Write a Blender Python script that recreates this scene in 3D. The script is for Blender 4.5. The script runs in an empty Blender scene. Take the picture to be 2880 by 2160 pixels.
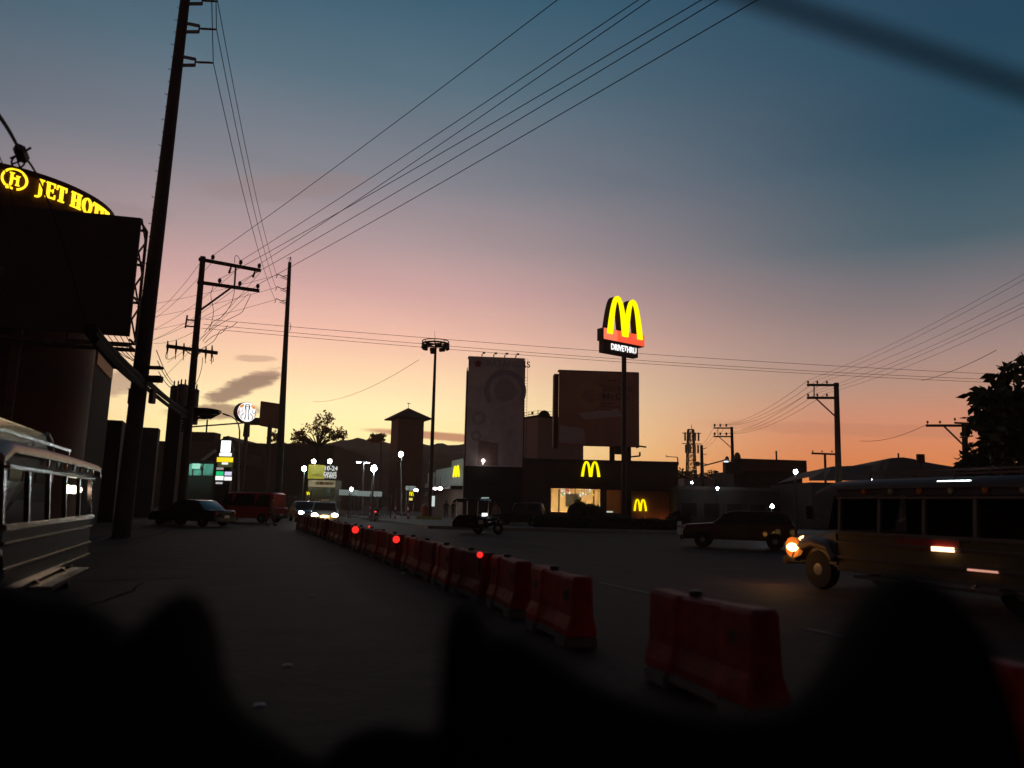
import bpy, bmesh, math, random
from mathutils import Vector, Matrix, Euler
random.seed(7)
R = math.radians
SC = bpy.context.scene
COL = SC.collection

# ------------------------------------------------------------------ camera
EYE = Vector((0, 0, 1.5))
PITCH, ROLL, FPX = 9.0, 1.33, 2160.0
CM = Matrix.Rotation(R(90 + PITCH), 3, 'X') @ Matrix.Rotation(R(ROLL), 3, 'Z')
cd = bpy.data.cameras.new('camera'); cam = bpy.data.objects.new('camera', cd); COL.objects.link(cam)
cam.matrix_world = Matrix.Translation(EYE) @ CM.to_4x4()
cd.sensor_width = 36; cd.lens = 36 * FPX / 2880
cd.clip_start = 0.05; cd.clip_end = 6000
cd.dof.use_dof = True; cd.dof.focus_distance = 60; cd.dof.aperture_fstop = 1.0
SC.camera = cam
SC.view_settings.view_transform = 'Standard'
SC.view_settings.look = 'None'
SC.view_settings.exposure = 0; SC.view_settings.gamma = 1
SC.view_settings.use_curve_mapping = False
SC.cycles.max_bounces = 6
SC.cycles.sample_clamp_indirect = 4
SC.cycles.use_denoising = True

def lin(c):
    c = c / 255.0
    return c / 12.92 if c <= 0.04045 else ((c + 0.055) / 1.055) ** 2.4
def S(r, g, b): return (lin(r), lin(g), lin(b), 1)

# ------------------------------------------------------------------ twilight sky
SUN_AZ = -14.0
w = bpy.data.worlds.new('World'); SC.world = w; w.use_nodes = True
nt = w.node_tree; nt.nodes.clear(); N, L = nt.nodes, nt.links
def lnk(v, s):
    if isinstance(v, (int, float)): s.default_value = v
    else: L.new(v, s)
def mth(op, a, b=None, c=None):
    n = N.new('ShaderNodeMath'); n.operation = op; lnk(a, n.inputs[0])
    if b is not None: lnk(b, n.inputs[1])
    if c is not None: lnk(c, n.inputs[2])
    return n.outputs[0]
def sstep(x, lo, hi):
    n = N.new('ShaderNodeMapRange'); n.interpolation_type = 'SMOOTHSTEP'; n.clamp = True
    lnk(x, n.inputs[0]); n.inputs[1].default_value = lo; n.inputs[2].default_value = hi
    n.inputs[3].default_value = 0; n.inputs[4].default_value = 1
    return n.outputs[0]
def mixc(f, a, b):
    n = N.new('ShaderNodeMix'); n.data_type = 'RGBA'; lnk(f, n.inputs[0])
    for v, k in ((a, 6), (b, 7)):
        if isinstance(v, tuple): n.inputs[k].default_value = v
        else: L.new(v, n.inputs[k])
    return n.outputs[2]
def ramp(f, stops):
    n = N.new('ShaderNodeValToRGB'); e = n.color_ramp.elements
    while len(e) < len(stops): e.new(0.5)
    for q, (p, c) in zip(e, stops): q.position = p / 90.0; q.color = S(*c)
    L.new(f, n.inputs[0]); return n.outputs[0]
tc = N.new('ShaderNodeTexCoord'); sx = N.new('ShaderNodeSeparateXYZ'); L.new(tc.outputs['Generated'], sx.inputs[0])
el = mth('MULTIPLY', mth('ARCSINE', sx.outputs[2]), 180 / math.pi)
az = mth('MULTIPLY', mth('ARCTAN2', sx.outputs[0], sx.outputs[1]), 180 / math.pi)
el01 = mth('DIVIDE', mth('MAXIMUM', el, 0.0), 90.0)
da = mth('ABSOLUTE', mth('SUBTRACT', az, SUN_AZ))
near = ramp(el01, [(0, (255, 222, 135)), (4, (255, 240, 168)), (7, (255, 232, 178)), (9.5, (253, 214, 174)), (12, (246, 194, 172)),
                   (15.5, (212, 168, 164)), (19, (174, 151, 154)), (23.5, (131, 131, 140)), (30, (86, 110, 125)), (36, (54, 90, 110)), (60, (22, 38, 54)), (90, (14, 19, 26))])
side = ramp(el01, [(0, (244, 132, 54)), (3, (220, 129, 76)), (6, (201, 133, 104)), (8.5, (178, 139, 122)), (11, (160, 134, 129)), (14, (130, 119, 122)),
                   (18, (74, 97, 108)), (24, (40, 77, 96)), (36, (24, 60, 86)), (60, (16, 30, 44)), (90, (14, 19, 26))])
back = ramp(el01, [(0, (78, 59, 53)), (14, (72, 55, 54)), (32, (34, 32, 38)), (60, (18, 22, 30)), (90, (14, 19, 26))])
col = mixc(sstep(mth('DIVIDE', mth('SUBTRACT', da, 3.0), mth('ADD', 33.0, mth('MULTIPLY', mth('MAXIMUM', el, 0.0), 0.5))), 0.0, 1.0), near, side)
col = mixc(sstep(da, 42, 120), col, back)
# clouds: soft banks low over the left of the sky
cx = N.new('ShaderNodeCombineXYZ'); L.new(mth('MULTIPLY', az, 0.42), cx.inputs[0]); L.new(mth('MULTIPLY', el, 1.35), cx.inputs[1])
nz = N.new('ShaderNodeTexNoise'); nz.inputs['Scale'].default_value = 1.0; nz.inputs['Detail'].default_value = 7; nz.inputs['Roughness'].default_value = 0.62
L.new(cx.outputs[0], nz.inputs['Vector'])
nzv = mth('SUBTRACT', nz.outputs[0], 0.5)
def cloud(base, a0, e0, ra, rb, tilt, colr, amt, k=2.2):
    c, s = math.cos(R(tilt)), math.sin(R(tilt))
    dx, dy = mth('SUBTRACT', az, a0), mth('SUBTRACT', el, e0)
    u = mth('DIVIDE', mth('ADD', mth('MULTIPLY', dx, c), mth('MULTIPLY', dy, s)), ra)
    v = mth('DIVIDE', mth('SUBTRACT', mth('MULTIPLY', dy, c), mth('MULTIPLY', dx, s)), rb)
    d = mth('ADD', mth('ADD', mth('MULTIPLY', u, u), mth('MULTIPLY', v, v)), mth('MULTIPLY', nzv, k))
    f = mth('MULTIPLY', mth('SUBTRACT', 1.0, sstep(d, 0.35, 1.15)), amt)
    return mixc(f, base, S(*colr))
col = cloud(col, -19.4, 7.9, 3.1, 0.75, 27, (128, 100, 92), 0.85, 2.6)
col = cloud(col, -21.3, 5.95, 3.2, 0.62, 6, (132, 104, 92), 0.8, 2.4)
col = cloud(col, -27.3, 7.5, 1.7, 1.0, 20, (170, 140, 122), 0.75, 2.8)
col = cloud(col, -18.9, 9.9, 1.6, 0.28, 4, (190, 150, 130), 0.6, 2.6)
col = cloud(col, -18.2, 8.9, 1.2, 0.2, 4, (190, 150, 130), 0.4, 2.6)
col = cloud(col, -5.0, 4.95, 6.2, 0.34, -3, (176, 112, 92), 0.85, 1.0)
col = cloud(col, -17.6, 22.0, 7.0, 1.0, 10, (150, 128, 126), 0.4, 2.0)
col = cloud(col, -28.5, 18.5, 4.0, 0.8, 6, (140, 124, 128), 0.3, 2.0)
col = cloud(col, 25.0, 5.6, 12.0, 0.5, -3, (170, 116, 94), 0.3, 1.4)
cx2 = N.new('ShaderNodeCombineXYZ'); L.new(mth('MULTIPLY', az, 0.05), cx2.inputs[0]); L.new(mth('ADD', mth('MULTIPLY', el, 0.22), mth('MULTIPLY', az, 0.03)), cx2.inputs[1])
nz2 = N.new('ShaderNodeTexNoise'); nz2.inputs['Scale'].default_value = 1.0; nz2.inputs['Detail'].default_value = 5; L.new(cx2.outputs[0], nz2.inputs['Vector']); nzs = mth('SUBTRACT', nz2.outputs[0], 0.5)
sky = N.new('ShaderNodeTexSky'); sky.sky_type = 'NISHITA'; sky.sun_disc = False
sky.sun_elevation = R(1.0); sky.sun_rotation = R(SUN_AZ)
bgA = N.new('ShaderNodeBackground'); L.new(col, bgA.inputs[0]); L.new(mth('MULTIPLY', mth('ADD', 1.05, mth('MULTIPLY', 0.3, mth('SUBTRACT', 1.0, sstep(el, 2.0, 14.0)))), mth('ADD', 1.0, mth('MULTIPLY', nzs, 0.16))), bgA.inputs[1])
bgB = N.new('ShaderNodeBackground'); L.new(sky.outputs[0], bgB.inputs[0]); bgB.inputs[1].default_value = 0.004
ads = N.new('ShaderNodeAddShader'); L.new(bgA.outputs[0], ads.inputs[0]); L.new(bgB.outputs[0], ads.inputs[1])
wo = N.new('ShaderNodeOutputWorld'); L.new(ads.outputs[0], wo.inputs[0])
sd = bpy.data.lights.new('sun', 'SUN'); sun = bpy.data.objects.new('sun', sd); COL.objects.link(sun)
sd.energy = 0.02; sd.angle = R(12); sd.color = (1, 0.62, 0.35)
sun.rotation_euler = (R(89), 0, R(180 - SUN_AZ)); sun.location = (0, 0, 50)

# ------------------------------------------------------------------ helpers
def ray(px, py):
    return CM @ Vector(((px - 1440) / FPX, (1080 - py) / FPX, -1))
def P(px, py, D):                                   # the point at depth D on a sight line
    d = ray(px, py); return EYE + d * (D / d.y)
def G(px, py):
    d = ray(px, py); return EYE - d * (EYE.z / d.z)
ROAD = Vector((math.sin(R(-20.15)), math.cos(R(-20.15)), 0))
RRZ = R(20.15)                                       # rotation that turns +Y into the road's direction

MATS = {}
def mat(name, c, rough=0.7, metal=0.0, var=0.18, scale=6.0, bump=0.15, em=None, es=0.0, spec=0.3, coat=0.0):
    if name in MATS: return MATS[name]
    m = bpy.data.materials.new(name); m.use_nodes = True; t = m.node_tree; b = t.nodes['Principled BSDF']
    c = tuple(c[:3]) + (1,)
    b.inputs['Roughness'].default_value = rough; b.inputs['Metallic'].default_value = metal
    b.inputs['Specular IOR Level'].default_value = spec; b.inputs['Coat Weight'].default_value = coat
    if em:
        b.inputs['Emission Color'].default_value = tuple(em[:3]) + (1,); b.inputs['Emission Strength'].default_value = es
    tcn = t.nodes.new('ShaderNodeTexCoord'); n = t.nodes.new('ShaderNodeTexNoise')
    n.inputs['Scale'].default_value = scale; n.inputs['Detail'].default_value = 6; n.inputs['Roughness'].default_value = 0.65
    t.links.new(tcn.outputs['Object'], n.inputs['Vector'])
    mr = t.nodes.new('ShaderNodeMapRange'); mr.inputs[1].default_value = 0.3; mr.inputs[2].default_value = 0.7
    mr.inputs[3].default_value = 1 - var; mr.inputs[4].default_value = 1 + var
    t.links.new(n.outputs[0], mr.inputs[0])
    mx = t.nodes.new('ShaderNodeVectorMath'); mx.operation = 'SCALE'; mx.inputs[0].default_value = c[:3]
    t.links.new(mr.outputs[0], mx.inputs['Scale']); t.links.new(mx.outputs[0], b.inputs['Base Color'])
    if bump:
        bp = t.nodes.new('ShaderNodeBump'); bp.inputs['Strength'].default_value = bump; bp.inputs['Distance'].default_value = 0.02
        n2 = t.nodes.new('ShaderNodeTexNoise'); n2.inputs['Scale'].default_value = scale * 7; n2.inputs['Detail'].default_value = 4
        t.links.new(tcn.outputs['Object'], n2.inputs['Vector'])
        t.links.new(n2.outputs[0], bp.inputs['Height']); t.links.new(bp.outputs[0], b.inputs['Normal'])
    MATS[name] = m; return m
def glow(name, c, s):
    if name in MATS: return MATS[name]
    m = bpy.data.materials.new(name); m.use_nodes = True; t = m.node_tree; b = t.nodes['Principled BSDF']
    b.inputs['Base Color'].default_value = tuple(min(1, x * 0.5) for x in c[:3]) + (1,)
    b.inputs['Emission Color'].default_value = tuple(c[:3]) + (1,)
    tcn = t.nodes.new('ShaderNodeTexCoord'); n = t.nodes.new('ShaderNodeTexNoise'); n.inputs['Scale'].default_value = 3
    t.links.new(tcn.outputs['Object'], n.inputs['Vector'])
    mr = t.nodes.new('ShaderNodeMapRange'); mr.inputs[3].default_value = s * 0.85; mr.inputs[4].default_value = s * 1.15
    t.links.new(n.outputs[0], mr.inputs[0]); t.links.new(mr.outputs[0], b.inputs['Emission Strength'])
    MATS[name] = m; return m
def glassmat(name, tint=(0.8, 0.85, 0.85), op=0.25):
    if name in MATS: return MATS[name]
    m = bpy.data.materials.new(name); m.use_nodes = True; t = m.node_tree; b = t.nodes['Principled BSDF']
    b.inputs['Base Color'].default_value = tuple(x * 0.05 for x in tint) + (1,); b.inputs['Roughness'].default_value = 0.06
    tr = t.nodes.new('ShaderNodeBsdfTransparent'); tr.inputs[0].default_value = tuple(tint) + (1,)
    mx = t.nodes.new('ShaderNodeMixShader'); fr = t.nodes.new('ShaderNodeLayerWeight'); fr.inputs[0].default_value = 0.35
    mr = t.nodes.new('ShaderNodeMapRange'); mr.inputs[3].default_value = op; mr.inputs[4].default_value = 1.0
    t.links.new(fr.outputs['Fresnel'], mr.inputs[0]); t.links.new(mr.outputs[0], mx.inputs[0])
    t.links.new(tr.outputs[0], mx.inputs[1]); t.links.new(b.outputs[0], mx.inputs[2])
    t.links.new(mx.outputs[0], t.nodes['Material Output'].inputs[0]); MATS[name] = m; return m

class MB:
    def __init__(s): s.v, s.f, s.m, s.cur = [], [], [], 0
    def add(s, vs, fs):
        o = len(s.v); s.v += [Vector(x) for x in vs]; s.f += [tuple(i + o for i in f) for f in fs]; s.m += [s.cur] * len(fs); return s
    def hexa(s, q):
        return s.add(q, [(0, 3, 2, 1), (4, 5, 6, 7), (0, 1, 5, 4), (1, 2, 6, 5), (2, 3, 7, 6), (3, 0, 4, 7)])
    def box(s, c, d, rz=0.0):
        c = Vector(c); x, y, z = d[0] / 2, d[1] / 2, d[2] / 2
        m = Matrix.Rotation(rz, 3, 'Z')
        return s.hexa([c + m @ Vector(p) for p in ((-x, -y, -z), (x, -y, -z), (x, y, -z), (-x, y, -z), (-x, -y, z), (x, -y, z), (x, y, z), (-x, y, z))])
    def bar(s, a, b, wd, h=None, up=(0, 0, 1)):
        a, b = Vector(a), Vector(b); d = (b - a).normalized(); u = Vector(up)
        if abs(d.dot(u)) > 0.98: u = Vector((0, 1, 0))
        sd_ = d.cross(u).normalized(); u = sd_.cross(d); h = wd if h is None else h
        sd_ *= wd / 2; u *= h / 2
        return s.hexa([a - sd_ - u, a + sd_ - u, b + sd_ - u, b - sd_ - u, a - sd_ + u, a + sd_ + u, b + sd_ + u, b - sd_ + u])
    def tube(s, pts, r, n=6, cap=True):
        pts = [Vector(p) for p in pts]; k = len(pts); rr = r if isinstance(r, (list, tuple)) else [r] * k
        o = len(s.v); ref = None
        for i, p in enumerate(pts):
            d = (pts[min(i + 1, k - 1)] - pts[max(i - 1, 0)]).normalized()
            if ref is None: ref = Vector((0, 0, 1)) if abs(d.z) < 0.9 else Vector((1, 0, 0))
            a = d.cross(ref).normalized(); b = a.cross(d).normalized(); ref = b if abs(d.dot(b)) < 0.9 else ref
            for j in range(n):
                t = 2 * math.pi * j / n; s.v.append(p + (a * math.cos(t) + b * math.sin(t)) * rr[i])
        for i in range(k - 1):
            for j in range(n):
                j2 = (j + 1) % n; s.f.append((o + i * n + j, o + i * n + j2, o + (i + 1) * n + j2, o + (i + 1) * n + j)); s.m.append(s.cur)
        if cap:
            s.f.append(tuple(o + j for j in reversed(range(n)))); s.f.append(tuple(o + (k - 1) * n + j for j in range(n))); s.m += [s.cur] * 2
        return s
    def lathe(s, c, prof, n=16, axis='Z'):
        c = Vector(c); o = len(s.v)
        for r, z in prof:
            for j in range(n):
                t = 2 * math.pi * j / n; x, y = r * math.cos(t), r * math.sin(t)
                s.v.append(c + Vector({'Z': (x, y, z), 'Y': (x, z, y), 'X': (z, x, y)}[axis]))
        for i in range(len(prof) - 1):
            for j in range(n):
                j2 = (j + 1) % n; s.f.append((o + i * n + j, o + i * n + j2, o + (i + 1) * n + j2, o + (i + 1) * n + j)); s.m.append(s.cur)
        s.f.append(tuple(o + j for j in reversed(range(n)))); s.f.append(tuple(o + (len(prof) - 1) * n + j for j in range(n))); s.m += [s.cur] * 2
        return s
    def sphere(s, c, r, n=12, k=7, sc=(1, 1, 1)):
        c = Vector(c); o = len(s.v)
        for i in range(k + 1):
            ph = math.pi * i / k
            for j in range(n):
                t = 2 * math.pi * j / n
                s.v.append(c + Vector((r * sc[0] * math.sin(ph) * math.cos(t), r * sc[1] * math.sin(ph) * math.sin(t), -r * sc[2] * math.cos(ph))))
        for i in range(k):
            for j in range(n):
                j2 = (j + 1) % n; s.f.append((o + i * n + j, o + i * n + j2, o + (i + 1) * n + j2, o + (i + 1) * n + j)); s.m.append(s.cur)
        return s
    def prism(s, poly, a, b, fn=None):               # poly in (u,v) pushed from a to b along the third axis
        fn = fn or (lambda u, v, t: Vector((u, t, v))); n = len(poly)
        vs = [fn(u, v, a) for u, v in poly] + [fn(u, v, b) for u, v in poly]
        return s.add(vs, [tuple(range(n)), tuple(reversed(range(n, 2 * n)))] + [(i, i + n, (i + 1) % n + n, (i + 1) % n) for i in range(n)])
    def quad(s, a, b, c, d, th=0.0):
        a, b, c, d = map(Vector, (a, b, c, d))
        if th == 0: return s.add([a, b, c, d], [(0, 1, 2, 3)])
        n = (b - a).cross(d - a).normalized() * th
        return s.hexa([a, b, c, d, a + n, b + n, c + n, d + n])
    def build(s, name, m, parent=None, smooth=False, origin=None, bevel=0.0):
        me = bpy.data.meshes.new(name)
        if parent is not None and origin is None: origin = Vector((0, 0, 0))
        if origin is None:
            lo = Vector((sum(v.x for v in s.v) / len(s.v), sum(v.y for v in s.v) / len(s.v), min(v.z for v in s.v)))
            origin = lo
        me.from_pydata([tuple(v - origin) for v in s.v], [], s.f)
        ms = m if isinstance(m, (list, tuple)) else [m]
        for q in ms: me.materials.append(q)
        if len(ms) > 1: me.polygons.foreach_set('material_index', s.m)
        b = bmesh.new(); b.from_mesh(me); bmesh.ops.recalc_face_normals(b, faces=b.faces)
        if bevel: bmesh.ops.bevel(b, geom=[e for e in b.edges if len(e.link_faces) == 2 and e.calc_face_angle(0) > 0.6], offset=bevel, segments=2, affect='EDGES', clamp_overlap=True)
        b.to_mesh(me); b.free()
        if smooth:
            for p in me.polygons: p.use_smooth = True
            try: me.set_sharp_from_angle(angle=R(40))
            except Exception: pass
        o = bpy.data.objects.new(name, me); COL.objects.link(o)
        if parent is not None: o.parent = parent; o.location = (0, 0, 0)
        else: o.location = origin
        return o
    def wbuild(s, name, m, parent, **k):              # vertices given in world space, parent an unrotated thing
        root = parent
        while root.parent: root = root.parent
        s.v = [v - root.location for v in s.v]; return s.build(name, m, parent, **k)

def thing(name, label, cat, loc=(0, 0, 0), rz=0.0, group=None):
    o = bpy.data.objects.new(name, None); COL.objects.link(o); o.location = loc; o.rotation_euler = (0, 0, rz)
    o['label'] = label; o['category'] = cat
    if group: o['group'] = group
    o.empty_display_size = 0.2; return o
def tag(o, label, cat, group=None):
    o['label'] = label; o['category'] = cat
    if group: o['group'] = group
    return o
def struct(o): o['kind'] = 'structure'; return o
def stuff(o): o['kind'] = 'stuff'; return o
def copy_tree(o, parent=None):
    c = o.copy(); COL.objects.link(c)
    if parent is not None: c.parent = parent
    for ch in list(o.children): copy_tree(ch, c)
    return c
def font_mesh(txt, size, off=0.0, ext=0.0, align='CENTER'):
    cu = bpy.data.curves.new('t', 'FONT'); cu.body = txt; cu.size = size; cu.offset = off; cu.extrude = ext; cu.align_x = align; cu.align_y = 'CENTER'; cu.resolution_u = 3
    ob = bpy.data.objects.new('t', cu); COL.objects.link(ob); bpy.context.view_layer.update()
    me = bpy.data.meshes.new_from_object(ob.evaluated_get(bpy.context.evaluated_depsgraph_get()))
    vs = [v.co.copy() for v in me.vertices]; fs = [tuple(p.vertices) for p in me.polygons]
    bpy.data.objects.remove(ob); bpy.data.curves.remove(cu); bpy.data.meshes.remove(me)
    return vs, fs
def text_on(mb, txt, o, right, up, size, off=0.0, ext=0.0, align='CENTER', xs=1.0):
    vs, fs = font_mesh(txt, size, off, ext, align); right, up = Vector(right).normalized(), Vector(up).normalized(); nn = right.cross(up)
    mb.add([Vector(o) + right * (v.x * xs) + up * v.y + nn * v.z for v in vs], fs); return mb
NTH = ['nearest', 'second nearest', 'third nearest', 'fourth nearest', 'fifth nearest', 'sixth nearest', 'seventh nearest', 'eighth nearest', 'ninth nearest', 'tenth nearest'] + [w_ + ' nearest' for w_ in ('eleventh', 'twelfth', 'thirteenth', 'fourteenth', 'fifteenth', 'sixteenth', 'seventeenth', 'eighteenth', 'nineteenth', 'twentieth', 'twenty-first', 'twenty-second', 'twenty-third', 'twenty-fourth')]

# ------------------------------------------------------------------ materials
black = mat('black_paint', (0.015, 0.014, 0.014), 0.55)
rubber = mat('rubber', (0.02, 0.02, 0.02), 0.85)
concrete = mat('concrete', (0.26, 0.25, 0.23), 0.85, var=0.25)
darkconc = mat('weathered_concrete', (0.13, 0.12, 0.115), 0.9, var=0.3)
steel = mat('galvanised_steel', (0.22, 0.22, 0.22), 0.5, 0.6)
rust = mat('rusty_steel', (0.09, 0.05, 0.035), 0.75, 0.3, var=0.4)
wood = mat('tarred_wood', (0.06, 0.045, 0.035), 0.85, var=0.35)
porcelain = mat('glazed_insulator', (0.09, 0.05, 0.04), 0.25)
wiremat = mat('wire_sheath', (0.01, 0.009, 0.009), 0.8, bump=0, spec=.1)
chrome = mat('chrome', (0.75, 0.74, 0.72), 0.12, 1.0, var=0.06, bump=0.03)
chromew = mat('worn_chrome', (0.6, 0.58, 0.56), 0.28, 1.0, var=0.15, bump=0.05)
whitep = mat('white_paint', (0.72, 0.72, 0.7), 0.6)
glass_d = mat('dark_glass', (0.012, 0.014, 0.016), 0.08, bump=0, var=0.05)
leaf = mat('leaf_green', (0.045, 0.06, 0.02), 0.6, var=0.5, scale=2)
leaf2 = mat('dry_leaf', (0.1, 0.055, 0.025), 0.7, var=0.5, scale=2)
t_ = leaf2.node_tree; tr_ = t_.nodes.new('ShaderNodeBsdfTranslucent'); tr_.inputs[0].default_value = (.62, .22, .05, 1); ms_ = t_.nodes.new('ShaderNodeMixShader'); ms_.inputs[0].default_value = .6
t_.links.new(t_.nodes['Principled BSDF'].outputs[0], ms_.inputs[1]); t_.links.new(tr_.outputs[0], ms_.inputs[2]); t_.links.new(ms_.outputs[0], t_.nodes['Material Output'].inputs[0])
bark = mat('bark', (0.07, 0.05, 0.035), 0.9, var=0.35)
g_white = glow('lamp_white', (1, 0.98, 0.94), 40)
g_cool = glow('lamp_cool', (0.8, 0.9, 1.0), 110)
g_green = glow('lamp_greenish', (0.66, 1.0, 0.86), 90)
g_warm = glow('lamp_warm', (1, 0.78, 0.42), 16)
g_yellow = glow('sign_yellow', (1.0, 0.86, 0.0), 1.25)
g_signwhite = glow('sign_white', (1, 1, 1), 1.15)
g_red = glow('lamp_red', (1, 0.02, 0.015), 1.6)

# ------------------------------------------------------------------ ground, road, verges
def sheet(name, pts, z, m):
    b = MB(); b.add([(x, y, z) for x, y in pts], [tuple(range(len(pts)))]); return struct(b.build(name, m, origin=Vector((0, 0, 0))))
def slab(name, pts, z0, z1, m):
    b = MB(); b.prism([(x, y) for x, y in pts], z0, z1, lambda u, v, t: Vector((u, v, t))); return struct(b.build(name, m, origin=Vector((0, 0, 0))))
asphalt = mat('asphalt', (0.046, 0.029, 0.026), 0.8, var=0.4, scale=0.9, bump=0.6, spec=.13)
dirt = mat('dirt_ground', (0.07, 0.06, 0.045), 0.95, var=0.4, scale=0.4)
pave = mat('paving', (0.13, 0.12, 0.11), 0.85, var=0.3, scale=1.5)
sheet('ground', [(-640, -150), (640, -150), (640, 690), (-640, 690)], -0.008, dirt)
def rp(s, t, o=Vector((0, 0, 0))):                    # road coordinates: t along, s to the right
    q = o + ROAD * t + Vector((ROAD.y, -ROAD.x, 0)) * s; return (q.x, q.y)
sheet('road', [rp(-12.5, -60), rp(22, -60), rp(22, 60), rp(60, 60), rp(60, 48), rp(22, 140), rp(6, 300), rp(-12.5, 300)] if False else
      [rp(-12.5, -60), rp(24, -60), rp(24, 30), (70, 36), (70, 47.8), (-4.8, 47.8), (-24, 100), rp(2, 320), rp(-12.5, 320)], 0.0, asphalt)
slab('sidewalk', [rp(-12.5, -60), rp(-12.5, 320), rp(-17, 320), rp(-17, -60)], -0.01, 0.13, pave)
slab('pavement', [(-4.8, 48), (70, 48), (70, 130), (-34, 130), (-24, 100)], -0.01, 0.14, pave)
kb = MB()
for a, b in (((-4.8, 47.9), (70, 47.9)), ((-4.85, 47.9), (-24.1, 100))):
    kb.bar((a[0], a[1], 0.08), (b[0], b[1], 0.08), 0.18, 0.19)
struct(kb.build('kerb', concrete))
patch = mat('asphalt_patch', (0.024, 0.021, 0.02), 0.8, scale=2, spec=.1)
b = MB()
for k, (s_, t_, w_, l_) in enumerate(((-3.5, 9, 1.6, 5.0), (-8.0, 14, 2.2, 3.4), (4.4, 20, 1.8, 7), (-4.5, 27, 2, 8), (9, 26, 2.5, 6))):
    b.add([Vector((*rp(s_ + dx * w_, t_ + dy * l_), 0.004)) for dx, dy in ((0, 0), (1, 0.05), (1.08, 0.6), (0.95, 1), (0.1, 0.96), (-0.06, 0.4))], [(0, 1, 2, 3, 4, 5)])
struct(b.build('road_patches', patch, origin=Vector((0, 0, 0))))
b = MB(); rs = random.Random(5)
for s0, t0, ln, ang in ((-2.5, 7, 9, .1), (-6.5, 9, 14, -.05), (-4.8, 15, 5, 1.3), (-9, 20, 18, .03), (1.5, 24, 6, 1.4), (-3, 30, 20, .06), (6, 16, 12, .0), (9.5, 22, 14, .05)):
    pts = []; s_, t_ = s0, t0
    for k in range(14): pts.append(Vector((*rp(s_, t_), 0.012))); s_ += math.sin(ang) * ln / 14 + rs.uniform(-.12, .12); t_ += math.cos(ang) * ln / 14
    for p, q_ in zip(pts, pts[1:]):
        d = (q_ - p).normalized(); n_ = Vector((-d.y, d.x, 0)) * rs.uniform(.02, .05); b.add([p - n_, p + n_, q_ + n_ * .8, q_ - n_ * .8], [(0, 1, 2, 3)])
struct(b.build('tar_seams', mat('tar', (.012, .011, .011), .9, scale=8, spec=.04), origin=Vector((0, 0, 0))))
line_w = mat('worn_line_paint', (0.3, 0.3, 0.28), 0.7, var=0.5, scale=5)
b = MB()
for t_ in range(6, 70, 6):
    b.add([Vector((*rp(s_, tt), 0.008)) for s_, tt in ((-4.0, t_), (-3.88, t_), (-3.88, t_ + 2.4), (-4.0, t_ + 2.4))], [(0, 1, 2, 3)])
    b.add([Vector((*rp(s_, tt), 0.008)) for s_, tt in ((7.2, t_), (7.32, t_), (7.32, t_ + 2.4), (7.2, t_ + 2.4))], [(0, 1, 2, 3)])
struct(b.build('road_markings', mat('faded_line', (0.075, 0.072, 0.068), 0.7, var=0.5, scale=5), origin=Vector((0, 0, 0))))
studm = mat('stud_reflector', (0.85, 0.83, 0.8), 0.2, 0.7, bump=0)
for i, (px, py, lb) in enumerate(((878, 1677, 'white road stud alone in the middle of the near lane'), (1134, 1613, 'white road stud lying close beside the red barriers'),
                                   (730, 1985, 'small white road stud nearest the bottom of the photo'), (808, 1873, 'tiny dim road stud between two brighter ones on the near lane'))):
    g = G(px, py); t = thing('road_stud', lb, 'road stud', (g.x, g.y, 0.004), RRZ, 'white studs on the near lane')
    q = MB(); q.hexa([(-.1, -.06, 0), (.1, -.06, 0), (.1, .06, 0), (-.1, .06, 0), (-.07, -.03, .03), (.07, -.03, .03), (.07, .03, .03), (-.07, .03, .03)]); q.build('body', whitep, t)
    q = MB(); q.quad((-.07, -.062, .004), (.07, -.062, .004), (.06, -.036, .027), (-.06, -.036, .027), .003); q.build('reflector', studm, t); t.scale = (.42, .42, .42)

# far hill
b = MB(); nn = 160; ridge = []
random.seed(11)
for i in range(nn):
    px = 480 + i * (2400 / nn); 
    py = 1246 if px < 930 else 1246 - 14 * math.exp(-((px - 1010) / 60) ** 2) + 0.012 * (px - 930)
    if px > 1320: py = 1250 + (px - 1320) * 0.16
    if px > 1900: py = max(1335 + 6 * math.sin(px * .013), py)
    py += random.uniform(-2.5, 2.0) + 2 * math.sin(px * .11)
    ridge.append(P(px, py, 420))
for i, p in enumerate(ridge):
    b.v += [Vector((p.x, 330, 0)), Vector((p.x * .95, 370, p.z * .62)), p, Vector((p.x, 520, 0))]
for i in range(nn - 1):
    for k in range(3): b.f.append((i * 4 + k, i * 4 + 4 + k, i * 4 + 5 + k, i * 4 + 1 + k)); b.m.append(0)
struct(b.build('hill', mat('hill_scrub', (0.09, 0.065, 0.04), 0.95, var=0.5, scale=0.08, bump=1.0), origin=Vector((0, 330, 0)), smooth=True))
# ------------------------------------------------------------------ poles
def ground_at(px, D):
    p = P(px, 1400, D); return Vector((p.x, D, 0))
D1, D2, D3 = 29.0, 74.0, 46.0
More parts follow.
